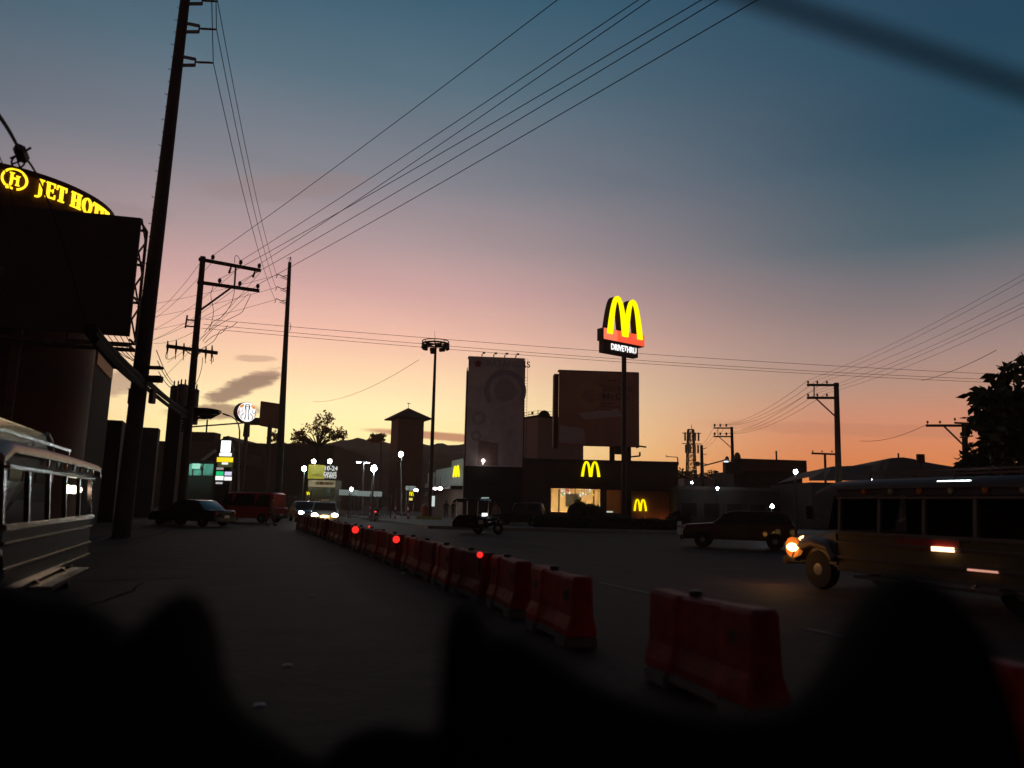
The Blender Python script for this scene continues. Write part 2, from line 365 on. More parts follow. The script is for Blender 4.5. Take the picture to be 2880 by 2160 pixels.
# big concrete pole by the hotel
base = ground_at(352, D1)
t = thing('utility_pole', 'huge tapered dark utility pole running out of the top of the photo beside the billboard', 'utility pole', base)
top = P(545, -420, D1) - base; top.x *= 1.0
ax = (P(450, 600, D1) - base); axis_x = lambda z: 0.0
lean = (P(448, 610, D1) - base); lx = lean.x / lean.z
q = MB(); q.tube([(lx * z, 0, z) for z in (0, 6, 12, 18, 24.5)], [0.33, 0.30, 0.265, 0.225, 0.17], 14); q.build('shaft', mat('pole_concrete', (0.05, 0.047, 0.045), 0.85, var=0.3), t, smooth=True)
q = MB()
for k in range(34):
    z = 5 + k * 0.55; r = 0.30 - z * 0.0055; s_ = -1 if k % 2 else -0.7
    q.bar((lx * z + s_ * r, 0, z), (lx * z + s_ * r - 0.13, -0.02, z + 0.01), 0.018); q.bar((lx * z + s_ * r - 0.13, -0.02, z), (lx * z + s_ * r - 0.13, -0.02, z + 0.05), 0.018)
stuff(q.build('climbing_step', steel, t))
TIP1 = []
for (pa, pb) in (((520, 72), (609, 83)), ((510, 166), (600, 177)), ((528, -6), (612, 4))):
    pt = P(pb[0], pb[1], D1) - base; z0 = pt.z; r0 = lx * z0 + 0.2
    q = MB(); mid = r0 + 0.52
    q.bar((r0 - .1, 0, z0 + .26), (mid, 0, z0 + .14), 0.1); q.bar((r0 - .1, 0, z0 - .14), (mid, 0, z0 - .12), 0.1); q.bar((mid, 0, z0 + .18), (mid, 0, z0 - .16), 0.05)
    br = q.build('bracket_arm', steel, t)
    q = MB(); q.tube([(mid, 0, z0 + .02), (pt.x - .02, 0, z0)], 0.04, 8)
    for k in range(6):
        x = mid + .12 + k * (pt.x - mid - .2) / 6; q.lathe((x, 0, z0 + .012), [(.05, -.012), (.06, 0), (.05, .012)], 10, 'X')
    q.build('insulator', porcelain, t); TIP1.append(base + Vector((pt.x, 0, z0)))
for (xa, xb, ya, yb) in ((366, 392, 1095, 1138), (424, 440, 1096, 1136), (420, 460, 1032, 1039), (418, 459, 1059, 1076)):
    a, c = P(xa, yb, D1) - base, P(xb, ya, D1) - base
    q = MB(); q.box(((a.x + c.x) / 2, -.1, (a.z + c.z) / 2), (abs(c.x - a.x), .3, abs(c.z - a.z))); q.build('junction_box' if yb - ya > 20 else 'crossarm', black if yb - ya > 20 else wood, t, bevel=.02)

# round-topped slender pole further along
base2 = ground_at(782, D2)
t = thing('utility_pole', 'slim tapered pole with three bent brackets beside the square dark sign', 'utility pole', base2)
tp = P(815, 738, D2) - base2; lx2 = (tp.x) / tp.z
q = MB(); q.tube([(lx2 * z, 0, z) for z in (0, 8, 16, tp.z)], [0.42, 0.34, 0.25, 0.17], 12); q.build('shaft', mat('pole_concrete', (0, 0, 0)), t, smooth=True)
q = MB(); q.bar((lx2 * tp.z - .1, 0, tp.z), (tp.x + .05, 0, tp.z + .55), .05); q.bar((tp.x + .12, 0, tp.z - .05), (tp.x + .07, 0, tp.z + .6), .05); q.bar((tp.x + .05, 0, tp.z + .5), (tp.x - .3, 0, tp.z + .4), .04)
q.build('peak_bracket', steel, t)
TIP2 = []
for y in (774, 809, 843):
    a = P(781 - (y - 774) * .06, y, D2) - base2; xr = lx2 * (a.z - .2) - .18
    q = MB(); q.bar((xr, 0, a.z - .3), (a.x, 0, a.z + .12), .07); q.bar((xr, 0, a.z + .0), (a.x + .5, 0, a.z - .12), .06); q.bar((a.x, 0, a.z + .12), (a.x - .12, 0, a.z - .3), .05)
    q.bar((xr, 0, a.z - .45), (a.x + .35, 0, a.z - .22), .05); q.build('bracket_arm', steel, t); TIP2.append(base2 + Vector((a.x - .1, 0, a.z)))
q = MB(); z = (P(815, 920, D2) - base2).z
q.tube([(lx2 * z + .3 + .12 * math.sin(k / 8 * math.pi), 0, z + .45 - k * .11) for k in range(9)], .03, 5); q.build('conduit_loop', steel, t)

# crossarm pole with transformer cluster
base3 = ground_at(512, D3)
t3 = thing('utility_pole', 'timber pole with two long one-sided crossarms and a transformer cluster', 'utility pole', base3)
tp = P(571, 722, D3) - base3; lx3 = tp.x / tp.z
q = MB(); q.tube([(lx3 * z, 0, z) for z in (0, 5, 10, tp.z)], [0.27, 0.24, 0.20, 0.165], 10); q.build('shaft', wood, t3, smooth=True)
AD = Vector((0.83, 0.55, 0)).normalized()
def lerp(a, b, f): return a + (b - a) * f
INS = []
def pin_insulator(root, p, s=1.0, up=1):
    q = MB(); q.lathe(p, [(.02 * s, 0), (.03 * s, .05 * s * up), (.085 * s, .07 * s * up), (.07 * s, .13 * s * up), (.095 * s, .16 * s * up), (.06 * s, .24 * s * up), (.03 * s, .27 * s * up)], 9)
    return q.build('insulator', porcelain, root, smooth=True)
arms = []
for (l, r, Lr) in (((571, 731), (733, 761), 3.95), ((567, 795), (729, 818), 3.95)):
    a = P(l[0], l[1], D3) - base3; b_ = P(r[0], r[1], D3 + 1.9) - base3
    q = MB(); q.bar(a - (b_ - a).normalized() * .25, b_, .19, .2); q.build('crossarm', wood, t3, bevel=.012); arms.append((a, b_))
for i, (a, b_) in enumerate(arms):
    for f in ((.16, .64, .97) if i == 0 else (.30, .65, .97)):
        p = lerp(a, b_, f) + Vector((0, 0, .09)); pin_insulator(t3, p, 1.35); INS.append(base3 + p + Vector((0, 0, .32)))
q = MB(); q.bar(lerp(*arms[0], .56), lerp(*arms[1], .56), .09); q.build('strut', steel, t3)
q = MB(); zb = (P(560, 877, D3) - base3); q.bar((lx3 * zb.z, 0, zb.z), lerp(*arms[1], .52), .1, .12); q.build('brace', wood, t3)
for f in (.48, .9):
    q = MB(); p = lerp(*arms[0], f) - Vector((0, 0, .12)); q.tube([p, p + Vector((-.12, .05, -.4))], [.05, .08], 7); q.build('hanging_insulator', porcelain, t3)
za = P(540, 905, D3) - base3
for dx in (-.33, .4):
    q = MB(); q.bar((za.x + dx, -.1, za.z - .42), (za.x + dx + .05, -.1, za.z + .38), .08); q.bar((za.x, 0, za.z - .3), (za.x + dx, -.1, za.z - .3), .08); q.bar((za.x, 0, za.z + .1), (za.x + dx, -.1, za.z + .1), .08); q.build('deadend_bracket', steel, t3)
a, b_ = P(468, 973, D3) - base3, P(612, 993, D3 + 1.6) - base3
q = MB(); q.bar(a, b_, .2, .21); q.build('crossarm', wood, t3, bevel=.012)
for k, f in enumerate((.04, .2, .35, .62, .78, .9)):
    p = lerp(a, b_, f); q = MB()
    q.tube([p + Vector((.03, -.16, -.5)), p + Vector((.03, -.16, -.1)), p + Vector((.0, -.16, .42 if k % 2 else .3))], [.03, .075, .035], 7)
    q.bar(p + Vector((0, 0, 0)), p + Vector((.02, -.18, 0)), .05); q.bar(p + Vector((.03, -.16, -.5)), p + Vector((.05, -.16, -.78)), .03); q.build('fuse_cutout', porcelain, t3)
for s_ in (-1, 1):
    q = MB(); c = Vector((lx3 * (a.z - .6), 0, a.z - .62)); q.bar(c, lerp(a, b_, .5 + s_ * .2), .05); q.build('brace', steel, t3)
zt = P(520, 1115, D3) - base3
for (dx, dy, h, r_) in ((-.52, -.15, 1.25, .3), (.05, -.5, 1.3, .3), (.55, .0, 1.1, .28)):
    q = MB(); q.lathe((zt.x + dx, dy, zt.z - .65), [(r_ * .9, 0), (r_, .05), (r_, h - .1), (r_ * 1.06, h - .08), (r_ * .8, h)], 16); tr_ = q.build('transformer', mat('transformer_grey', (.12, .12, .12), .6), t3, smooth=True)
    for s_ in (-.12, .12):
        q = MB(); q.lathe((zt.x + dx + s_, dy, zt.z - .65 + h), [(.05, 0), (.055, .08), (.035, .12), (.05, .2), (.02, .34)], 7); q.build('bushing', porcelain, tr_)

# ------------------------------------------------------------------ wires
def wire(a, b, sag=0.0, r=0.016, n=14, label='', group=None, name='power_line', ext=0.0, cat='power line'):
    a, b = Vector(a), Vector(b); pts = []
    for i in range(n + 1):
        f = i / n * (1 + ext); p = a + (b - a) * f; p.z -= sag * 4 * f * (1 - f) if f <= 1 else -sag * 4 * f * (f - 1) * .3
        pts.append(p)
    q = MB(); q.tube(pts, r, 5); o = q.build(name, wiremat); tag(o, label, cat, group); return o
# from the crossarm pole up over the road
exits = [((1567, 0), 20.0), ((1795, 0), 18.5), ((1828, 0), 18.0), ((1972, 0), 17.0), ((2019, 0), 16.6), ((2116, 8), 16.0)]
names6 = ['topmost', 'second', 'third', 'fourth', 'fifth', 'lowest']
for i, (e, De) in enumerate(exits):
    a = INS[i]; pz = P(e[0], e[1], De)
    wire(a, pz, sag=.12, r=.014, ext=.75, group='conductors rising from the crossarm pole', label='%s of six thin wires rising from the crossarm pole to the upper right' % names6[i])
for i, (k, f) in enumerate(zip((2, 1, 3), ('rightmost', 'middle', 'leftmost'))): pass
order = [(TIP1[2], TIP2[0], 'rightmost'), (TIP1[0], TIP2[1], 'middle'), (TIP1[1], TIP2[2], 'leftmost')]
EX = [P(618, 0, D1 - 4), P(603, 0, D1 - 3.2), P(582, 0, D1 - 3.2)]
for (a, b_, n_), e in zip(order, EX):
    wire(a, b_, sag=.9, r=.017, group='conductors between the two tall poles', label='%s of three wires dropping from the huge pole to the slim pole' % n_)
    d = Vector((a.x + 10 * -ROAD.x, a.y - 10 * ROAD.y, a.z + .3)); wire(a, a + (d - a) * 1.2, sag=.15, r=.017, group='conductors coming over the huge pole', label='%s of three wires leaving the huge pole at the top edge' % n_)
for i, (a, (xe, ye)) in enumerate(zip(TIP2, ((442, 852), (440, 889), (436, 927)))):
    wire(a, P(xe - 60, ye + 11, 92), sag=.25, r=.018, group='wires from the slim pole to the left', label='%s of three faint wires running left from the slim pole' % ('upper', 'middle', 'lower')[i])
    wire(P(640 + i * 6, 700 + 65 * i, 60) if False else INS[i] + Vector((0, 0, -.4)), P(420, 905 + i * 28, 62), sag=.4, r=.013, group='slack wires left of the crossarm pole', label='%s slack wire sloping down left from the crossarm pole' % ('topmost', 'middle', 'lowest')[i])
# level wires across the road
for i, (sa, ea) in enumerate((((578, 898), (2755, 1050)), ((572, 912), (2755, 1066)), ((566, 923), (2750, 1074)))):
    a, e = P(*sa, D3), P(*ea, 58); m_ = P(1550, (985, 1004, 1012)[i], 51.6); mid = (a + e) / 2
    wire(a, e, sag=max(.02, mid.z - m_.z), r=.014, n=24, ext=.15, group='level wires crossing the road', label='%s of three level wires crossing the whole sky behind the sign' % ('upper', 'middle', 'lower')[i])
# jumpers and drop wires about the crossarm pole
def limp(pts, r, label, group=None, name='jumper_cable'):
    pts = [Vector(p) for p in pts]; out = []; nr = (len(pts) - 1) * 5 + 1
    if isinstance(r, (list, tuple)): r = [r[0] + (r[1] - r[0]) * min(1, i / nr * 2.2) + (r[2] - r[1]) * max(0, i / nr - .55) * 2.2 for i in range(nr)]
    for i in range(len(pts) - 1):
        p0, p1, p2, p3 = pts[max(i - 1, 0)], pts[i], pts[i + 1], pts[min(i + 2, len(pts) - 1)]
        for k in range(5):
            s_ = k / 5; out.append(.5 * ((2 * p1) + (p2 - p0) * s_ + (2 * p0 - 5 * p1 + 4 * p2 - p3) * s_ * s_ + (3 * p1 - p0 - 3 * p2 + p3) * s_ ** 3))
    out.append(pts[-1]); q = MB(); q.tube(out, r, 5); o = q.build(name, wiremat); return tag(o, label, 'cable', group)
gj = 'jumper cables hanging round the crossarm pole'
for k, pts in enumerate(([(600, 805), (593, 830), (600, 870), (598, 895), (588, 930)], [(660, 815), (650, 855), (625, 890), (600, 905), (575, 935)], [(706, 828), (690, 860), (678, 880), (640, 900), (600, 925), (570, 960)],
                         [(668, 905), (650, 920), (620, 930), (600, 960), (560, 985)], [(640, 915), (625, 935), (600, 945), (575, 965)], [(660, 740), (661, 722), (668, 720), (678, 738)], [(596, 722), (590, 735), (582, 728)],
                         [(470, 985), (466, 1006), (478, 1010), (495, 1000)], [(598, 998), (600, 1016), (590, 1012)], [(570, 1005), (568, 1030), (560, 1060), (548, 1085)])):
    limp([P(x, y, D3 - .35 - .02 * k) for x, y in pts], .018, 'limp jumper cable hanging about the arms of the crossarm pole', gj)
for k, (a, c) in enumerate((((735, 762), (400, 1120)), ((729, 800), (420, 960)), ((566, 735), (440, 878)), ((700, 825), (470, 1020)), ((560, 925), (430, 965)))):
    wire(P(*a, D3 + .5), P(*c, 60 + k), sag=.3, r=.013, group='thin service drops left of the crossarm pole', label='thin service drop slanting down left behind the crossarm pole')
wire(P(1178, 1012, 80), P(880, 1130, 130), sag=1.2, r=.022, label='single faint wire slanting from the ring light mast to the left', name='service_wire')
# thick telecom bundle alongside the road
way = [P(-150, 60, 7.4), P(0, 325, 9.2), P(105, 480, 12.5)] 
zc = way[1].z
def bundle(off, r, lab, grp, seq, nm='cable_bundle'):
    out = []
    for p in seq: out.append(Vector(p) + Vector(off))
    return limp(out, r, lab, grp, nm)
seqA = [P(-210, 60, 7.0), P(0, 328, 10.0), P(58, 425, 12.0), P(110, 505, 14.5), P(180, 690, 17), P(255, 935, 20), P(330, 1003, 23.5), P(392, 1052, 28.6)]
seqB = [P(392, 1052, 28.6), P(432, 1090, 33), P(480, 1130, 39), P(525, 1160, 45.5)]
bundle((0, 0, 0), (.036, .017, .03), 'thick twisted cable bundle descending from the left edge past the billboard', 'telecom cables along the left roadside', seqA)
for k, o in enumerate(((-.16, 0, -.06), (-.34, 0, -.2), (-.42, .1, -.3))):
    bundle(o, (.009, .013, .008)[k], ('upper', 'middle', 'lowest')[k] + ' slack cable strung just below the thick bundle at the left', 'telecom cables along the left roadside', [p + Vector((-.05 * i * i, 0, 0)) for i, p in enumerate(seqA[:5])], 'telecom_cable')
for k, o in enumerate(((0, 0, 0), (.03, 0, -.28), (.0, 0, .12))):
    bundle(o, (.11, .09, .03)[k], ('heaviest', 'lower heavy', 'thin upper')[k] + ' cable bundle running behind the huge pole to the transformer', 'cables from the huge pole to the transformers', seqB)
for k, o in enumerate(((0, 0, .05), (.12, 0, -.2))):
    bundle(o, (.2, .13)[k], ('upper', 'lower')[k] + ' fat cable bundle sloping from under the billboard to the huge pole', 'fat bundles under the billboard', [P(255, 932, 20), P(300, 985, 22.5), P(345, 1030, 25), P(392, 1072, 28.4)])
for k in range(5):
    wire(P(285 + k * 17, 940, 25.5), P(366 + k * 12, 1010 + k * 6, 28.2), sag=.1, r=.014, group='thin wires under the billboard', label='thin wire slanting from the billboard foot to the huge pole')
for k in range(3):
    wire(P(440 + k * 3, 985 + k * 30, D1), P(492 + k * 3, 1080 + k * 8, 44), sag=.2, r=.016, group='thin wires between the huge pole and the transformers', label=('upper', 'middle', 'lower')[k] + ' thin wire between the huge pole and the transformers')
# splice case with spacer wheel on the bundle
c = P(60, 432, 12.0)
t = thing('splice_case', 'black cable splice with spoked coil wheel hanging on the thick bundle', 'cable splice', c)
q = MB(); dl = (P(75, 475, 12.4) - P(45, 405, 11.7)).normalized(); q.tube([-dl * .22, -dl * .12, dl * .12, dl * .22], [.05, .1, .1, .05], 8); q.build('case', black, t)
for s_ in (-1, 1):
    q = MB(); q.bar(Vector((.0, 0, 0)), Vector((.16 * s_, -.02, .1 * s_)), .025); q.build('clamp', black, t)
q = MB(); cc = Vector((.0, -.05, -.17)); q.tube([cc + Vector((.11 * math.cos(k * .5236), 0, .11 * math.sin(k * .5236))) for k in range(13)], .016, 5)
for k in range(4): q.bar(cc, cc + Vector((.1 * math.cos(k * 1.57 + .4), 0, .1 * math.sin(k * 1.57 + .4))), .02)
q.build('coil_wheel', black, t)
# drooping coil of slack cable behind the transformers
for k in range(7):
    o = Vector((0, 0, -.06 * k)); limp([P(500, 1146, 46.5) + o, P(545, 1148, 46.8) + o * 1.4, P(590, 1150 + k, 47) + o * .6, P(622 - k * 5, 1160 + k * 3, 47.3), P(575, 1178 - k * 2, 47) , P(510, 1160 + 9 * k, 46.6)], .045 + .01 * (k % 3), ('topmost', 'second', 'third', 'fourth', 'fifth', 'sixth', 'lowest')[k] + ' slack loop of black cable drooping right of the transformers', 'slack cable loops', 'cable_loop')

# the right-hand poles
def cross_pole(px, ytop, D, armL, ys, insx, label, ybr=None, r=.17):
    base = ground_at(px + 6, D); t = thing('utility_pole', label, 'utility pole', base); tp = P(px, ytop, D) - base; lxx = tp.x / tp.z
    q = MB(); q.tube([(lxx * z, 0, z) for z in (0, tp.z * .5, tp.z)], [r * 1.5, r * 1.2, r], 10); q.build('shaft', wood, t, smooth=True); pts = []; arms_ = []
    for y in ys:
        a, e = P(px, y, D) - base, P(armL, y - .3, D + .3) - base
        q = MB(); q.bar(a + Vector((.2, 0, 0)), e, r * .9, r * .95); q.build('crossarm', wood, t); arms_.append((a, e))
        for x in insx:
            p = P(x, y - 3, D) - base; p.y = 0; pin_insulator(t, p, D / 46 * .72); pts.append(base + p + Vector((0, 0, .3)))
    if len(arms_) > 1:
        q = MB(); q.bar(lerp(*arms_[0], .76), lerp(*arms_[1], .76), r * .4); q.build('strut', steel, t)
    if ybr:
        a = P(px, ybr, D) - base; q = MB(); q.bar((lxx * a.z, 0, a.z), lerp(*arms_[-1], .72), r * .5); q.build('brace', steel, t)
    return t, pts
tR2, IR2 = cross_pole(2352, 1077, 60, 2270, (1083, 1119), (2273, 2299, 2326), 'tall pole with two left-pointing crossarms above the low dark roofs', 1176, .19)
tR1, IR1 = cross_pole(2058, 1201, 112, 2007, (1204, 1228), (2010, 2026, 2043), 'distant pole with two left-pointing crossarms over the arched parapet', 1262, .2)
base = ground_at(2716, 66); t = thing('utility_pole', 'pole with one long crossarm standing against the big right-hand tree', 'utility pole', base)
tp = P(2712, 1190, 66) - base; q = MB(); q.tube([(0, 0, 0), (tp.x, 0, tp.z)], [.3, .22], 10); q.build('shaft', wood, t)
a, e = P(2716, 1197, 66) - base, P(2605, 1197, 66.4) - base; q = MB(); q.bar(a, e, .2, .2); q.build('crossarm', wood, t)
a2, e2 = P(2684, 1189, 66.2) - base, P(2760, 1193, 65) - base; q = MB(); q.bar(a2, e2, .15, .16); q.build('crossarm', wood, t)
q = MB(); q.bar(P(2714, 1256, 66) - base, P(2656, 1200, 66.3) - base, .12); q.build('brace', steel, t)
q = MB(); q.bar(P(2700, 1230, 65.8) - base, P(2736, 1226, 65.8) - base, .12); q.build('bracket_arm', steel, t)
for x, y in ((2609, 1192), (2644, 1192), (2686, 1184), (2722, 1186)): pin_insulator(t, P(x, y, 65.9) - base, 1.0)
for x, y in ((2704, 1227), (2732, 1223)): pin_insulator(t, P(x, y, 65.7) - base, 1.3)
base = ground_at(2322, 130); t = thing('utility_pole', 'small far pole with T crossarm left of the tall crossarm pole', 'utility pole', base)
q = MB(); tp = P(2320, 1276, 130) - base; q.tube([(0, 0, 0), tp], .2, 7); q.build('shaft', wood, t); q = MB(); q.bar(P(2283, 1275, 130) - base, P(2358, 1278, 130) - base, .3); q.build('crossarm', wood, t)
for x in (2286, 2312, 2340): pin_insulator(t, P(x, 1273, 129.8) - base, 1.4)
ends = [(2880, 770), (2880, 786), (2880, 822), (2880, 850), (2880, 862), (2880, 884)]
for i, p in enumerate(IR2):
    wire(p, P(ends[i][0], ends[i][1], 40 - i * .5), sag=.35, r=.009, ext=.6, group='wires to the upper right edge', label='%s of six wires from the right crossarm pole to the right edge' % names6[i])
    wire(IR1[i], p, sag=1.0, r=.014, group='wires between the right crossarm poles', label='%s of six wires linking the two right crossarm poles' % names6[i])
    if i < 3: wire(P(1965, 1252 + i * 8, 170), IR1[i], sag=.8, r=.016, group='wires left of the distant pole', label='%s faint wire running left from the distant crossarm pole' % ('upper', 'middle', 'lower')[i])
wire(P(2592, 1071, 62), P(2802, 985, 48), sag=.2, r=.018, name='service_wire', label='single thin wire slanting up to the right before the tree')
wire(P(2420, 1240, 90), P(2610, 1192, 66), sag=.5, r=.02, name='service_wire', label='faint wire reaching the long crossarm from the left')
# ------------------------------------------------------------------ hotel with curved lit sign (left)
DH, RH = 29.3, 4.25
hc = Vector((-20.9, DH, 0))
ztop = 13.12
root = thing('hotel_building', 'hotel with a round corner tower and glowing yellow letters on its curved parapet', 'building', hc)
hw = mat('hotel_wall', (0.07, 0.022, 0.013), 0.7, var=0.15)
q = MB(); q.lathe((0, 0, 0), [(RH - .12, .0), (RH - .12, ztop - 3.4), (RH, ztop - 3.3), (RH, ztop - .25), (RH + .1, ztop - .22), (RH + .1, ztop)], 72); q.build('tower_wall', hw, root, smooth=True)
q = MB(); q.box((-8.5, 5.5, (ztop - 2) / 2), (14, 9, ztop - 2)); q.build('wing_wall', mat('hotel_wing', (.035, .027, .025), .9), root, bevel=.04)
for zz in (3.0,):
    for th in (5, 25):
        a = R(th); q = MB(); c = Vector((math.sin(a) * (RH - .1), -math.cos(a) * (RH - .1), zz)); q.box(c, (1.1, .12, 1.3), a); fr = q.build('window', mat('window_frame', (.05, .05, .05), .5), root)
        q = MB(); q.box(c + Vector((math.sin(a) * .07, -math.cos(a) * .07, 0)), (.95, .02, 1.15), a); q.build('pane', glass_d, fr)
def on_cyl(th, u, v, dep):                            # th degrees, u along arc, v height, dep proud
    a = R(th) + u / RH; rr = RH + dep; return Vector((math.sin(a) * rr, -math.cos(a) * rr, v))
def glyph(rects, th, zc, hgt, sc=1.0, extra=None):
    q = MB()
    for (x0, y0, x1, y1) in rects:
        k = 3 if x1 - x0 > .35 else 1
        for i in range(k):
            xa, xb = x0 + (x1 - x0) * i / k, x0 + (x1 - x0) * (i + 1) / k
            w8 = [on_cyl(th, (x - .39) * hgt * sc, zc + (y - .5) * hgt, d) for d in (.05, .11) for x, y in ((xa, y0), (xb, y0), (xb, y1), (xa, y1))]
            q.hexa(w8)
    if extra:
        for strip in extra:
            for i in range(len(strip) - 1):
                (a, b_), (c, d_) = strip[i], strip[i + 1]
                q.hexa([on_cyl(th, (p[0] - .39) * hgt * sc, zc + (p[1] - .5) * hgt, d) for d in (.05, .11) for p in (a, b_, d_, c)])
    return q
def ringstrip(cx_, cy_, rx, ry, tw, th_, a0=0, a1=360, n=24):
    out = []
    for i in range(n + 1):
        a = R(a0 + (a1 - a0) * i / n); out.append(((cx_ + rx * math.cos(a), cy_ + ry * math.sin(a)), (cx_ + (rx - tw) * math.cos(a), cy_ + (ry - th_) * math.sin(a))))
    return out
gT = [(.27, .09, .51, .9), (0, .9, .78, 1), (.16, 0, .62, .09), (0, .7, .07, .9), (.71, .7, .78, .9)]
gH = [(.09, .09, .3, .91), (.5, .09, .71, .91), (.3, .45, .5, .56), (.02, 0, .37, .09), (.43, 0, .78, .09), (.02, .91, .37, 1), (.43, .91, .78, 1)]
gE = [(.1, .09, .31, .91), (.02, .91, .7, 1), (.02, 0, .74, .09), (.31, .46, .52, .55), (.62, .73, .7, .91), (.66, .09, .74, .28), (.52, .38, .58, .63)]
gL = [(.1, .09, .31, .91), (.02, .91, .42, 1), (.02, 0, .72, .09), (.64, .09, .72, .3)]
gJ = [(.33, .1, .55, .91), (.22, .91, .67, 1)]
jx = [[((.55, .1), (.33, .1)), ((.53, -.02), (.33, .0)), ((.45, -.13), (.28, -.06)), ((.3, -.19), (.18, -.09)), ((.12, -.19), (.09, -.1))]]
zl = 12.62
g_hot = glow('hotel_letter', (1.0, 0.66, 0.02), 1.7)
for g_, th, lab in ((gJ, 53.1, 'J'), (gE, 58.1, 'E'), (gT, 63.4, 'T'), (gH, 71.4, 'H'), (None, 78.6, 'O'), (gT, 85.8, 'T'), (gE, 92.4, 'E'), (gL, 98.6, 'L')):
    q = glyph(g_ or [], th, zl, .6, 1.0 if th > 70 else .8, jx if lab == 'J' else ([ringstrip(.39, .5, .41, .52, .2, .1)] if g_ is None else None)); q.build('letter', g_hot, root)
q = glyph([(.12, .3, .3, .95), (.5, .12, .66, .78), (.3, .5, .5, .62), (.06, .9, .36, .97), (.46, .06, .72, .12), (.46, .74, .72, .8)], 42.3, zl + .02, .5, 1.0,
          [ringstrip(.39, .5, .82, .80, .15, .14, -75, 230, 40), [((.3, .3), (.12, .3)), ((.28, .1), (.1, .12)), ((.16, -.1), (.0, .0)), ((-.05, -.28), (-.1, -.16))], [((.34, -.27), (.34, -.15)), ((.1, -.24), (.16, -.1)), ((-.05, -.28), (.0, -.16))]])
q.build('emblem', g_hot, root)

# ------------------------------------------------------------------ left billboard with lattice
DB = 26.0
c0, c1 = P(-160, 565, DB - 1.4), P(397, 613, DB); c2, c3 = P(365, 945, DB), P(-160, 915, DB - 1.4)
c2.x = c1.x - .05; z1, z0 = c1.z, c2.z
fx0, fy0, fx1, fy1 = c0.x, DB - 1.4, c1.x, DB
dirb = Vector((fx1 - fx0, fy1 - fy0, 0)); Lb = dirb.length; dirb.normalize(); nb = Vector((-dirb.y, dirb.x, 0))
root = thing('billboard', 'large dark billboard at the left edge with an open steel lattice behind it', 'billboard', (fx1, fy1, 0))
def lb(s_, d, z): return dirb * (s_ - Lb) + nb * d + Vector((0, 0, z))
xs = (c1.x - P(365, 945, DB).x)
q = MB(); q.hexa([lb(0, 0, z0), lb(Lb - xs * .0, 0, z0), lb(Lb, .12, z0), lb(0, .12, z0), lb(0, 0, z1), lb(Lb, 0, z1), lb(Lb, .12, z1), lb(0, .12, z1)])
q.build('face_panel', mat('billboard_vinyl', (.045, .028, .028), .7, var=.25, scale=.7), root)
q = MB()
for s_ in (Lb, Lb - 2.2, Lb - 4.4, 0): q.bar(lb(s_, .95, z0 - .1), lb(s_, .95, z1 - .15), .08)
for z in (z0 - .1, z0 + (z1 - z0) * .33, z0 + (z1 - z0) * .66, z1 - .15): q.bar(lb(Lb, .95, z), lb(0, .95, z), .08); q.bar(lb(Lb, .12, z), lb(Lb, .95, z), .06)
n_ = 7
for i in range(n_):
    za_, zb_ = z0 + (z1 - z0) * i / n_, z0 + (z1 - z0) * (i + 1) / n_
    q.bar(lb(Lb, .12 if i % 2 else .95, za_), lb(Lb, .95 if i % 2 else .12, zb_), .05)
q.build('lattice_frame', rust, root)
q = MB(); q.bar(lb(Lb + .02, -.01, z0 - .32), lb(0, -.01, z0 - .32), .16, .12); q.bar(lb(Lb + .02, .95, z0 - .32), lb(0, .95, z0 - .32), .16, .12)
for k in range(8): q.bar(lb(Lb - k * .9, 0, z0 - .32), lb(Lb - k * .9, .95, z0 - .32), .07)
q.build('catwalk', rust, root)
for s_ in (Lb - 3.6, Lb - 7.5):
    q = MB(); q.tube([lb(s_, .5, 0), lb(s_, .5, z1 - .3)], .16, 10); q.build('post', rust, root)
lm = mat('billboard_print', (.07, .075, .08), .7, var=.5, scale=1.5)
q = MB(); q.add([lb(Lb - 5.0 + .9 * math.cos(a * .5236) * (1.2 if a % 3 else .9), -.012, (z0 * .62 + z1 * .38) + .8 * math.sin(a * .5236)) for a in range(12)], [tuple(range(12))]); q.build('print', lm, root)

# ------------------------------------------------------------------ generic buildings
def block(name, label, px0, px1, ytop, D, depth, m, cat='building', wins=None, parap=True, group=None, al=False):
    a, b_ = P(px0, ytop if al else 1400, D), P(px1, ytop if al else 1400, D); zt = P(px1 if al else (px0 + px1) / 2, ytop, D).z
    wd = b_.x - a.x; c = Vector(((a.x + b_.x) / 2, D, 0))
    if al: c = Vector((b_.x, D, 0)) - Vector((ROAD.y, -ROAD.x, 0)) * (wd / 2)
    root = thing(name, label, cat, c, RRZ if al else 0, group)
    q = MB(); q.box((0, depth / 2, zt / 2), (wd, depth, zt)); q.build('wall', m, root)
    if parap:
        q = MB(); q.box((0, -.06, zt - .12), (wd + .1, .16, .3)); q.box((wd / 2 + .02, depth / 2, zt - .12), (.14, depth, .3)); q.build('parapet', mat('parapet_cap', (.12, .1, .09), .8), root)
    if wins:
        nx, zs, ww, wh = wins
        for z in zs:
            for i in range(nx):
                x = -wd / 2 + wd * (i + .5) / nx; q = MB(); q.box((x, -.04, z), (ww, .1, wh)); f = q.build('window', mat('window_frame', (.05, .05, .05), .5), root)
                q = MB(); q.box((x, -.1, z), (ww * .86, .03, wh * .86)); q.build('pane', glass_d, f)
    return root, wd, zt
dk = mat('dark_render', (.035, .03, .028), .85, var=.3, scale=.8)
dk2 = mat('grey_render', (.06, .05, .046), .85, var=.3, scale=.8)
rt, wd, zt = block('shop_building', 'dark three-storey building under the billboard with an orange sky-lit band along its side parapet', -420, 262, 970, 37, 7.3, mat('shop_dark', (.03, .027, .026), .9, var=.3), parap=False, al=True)
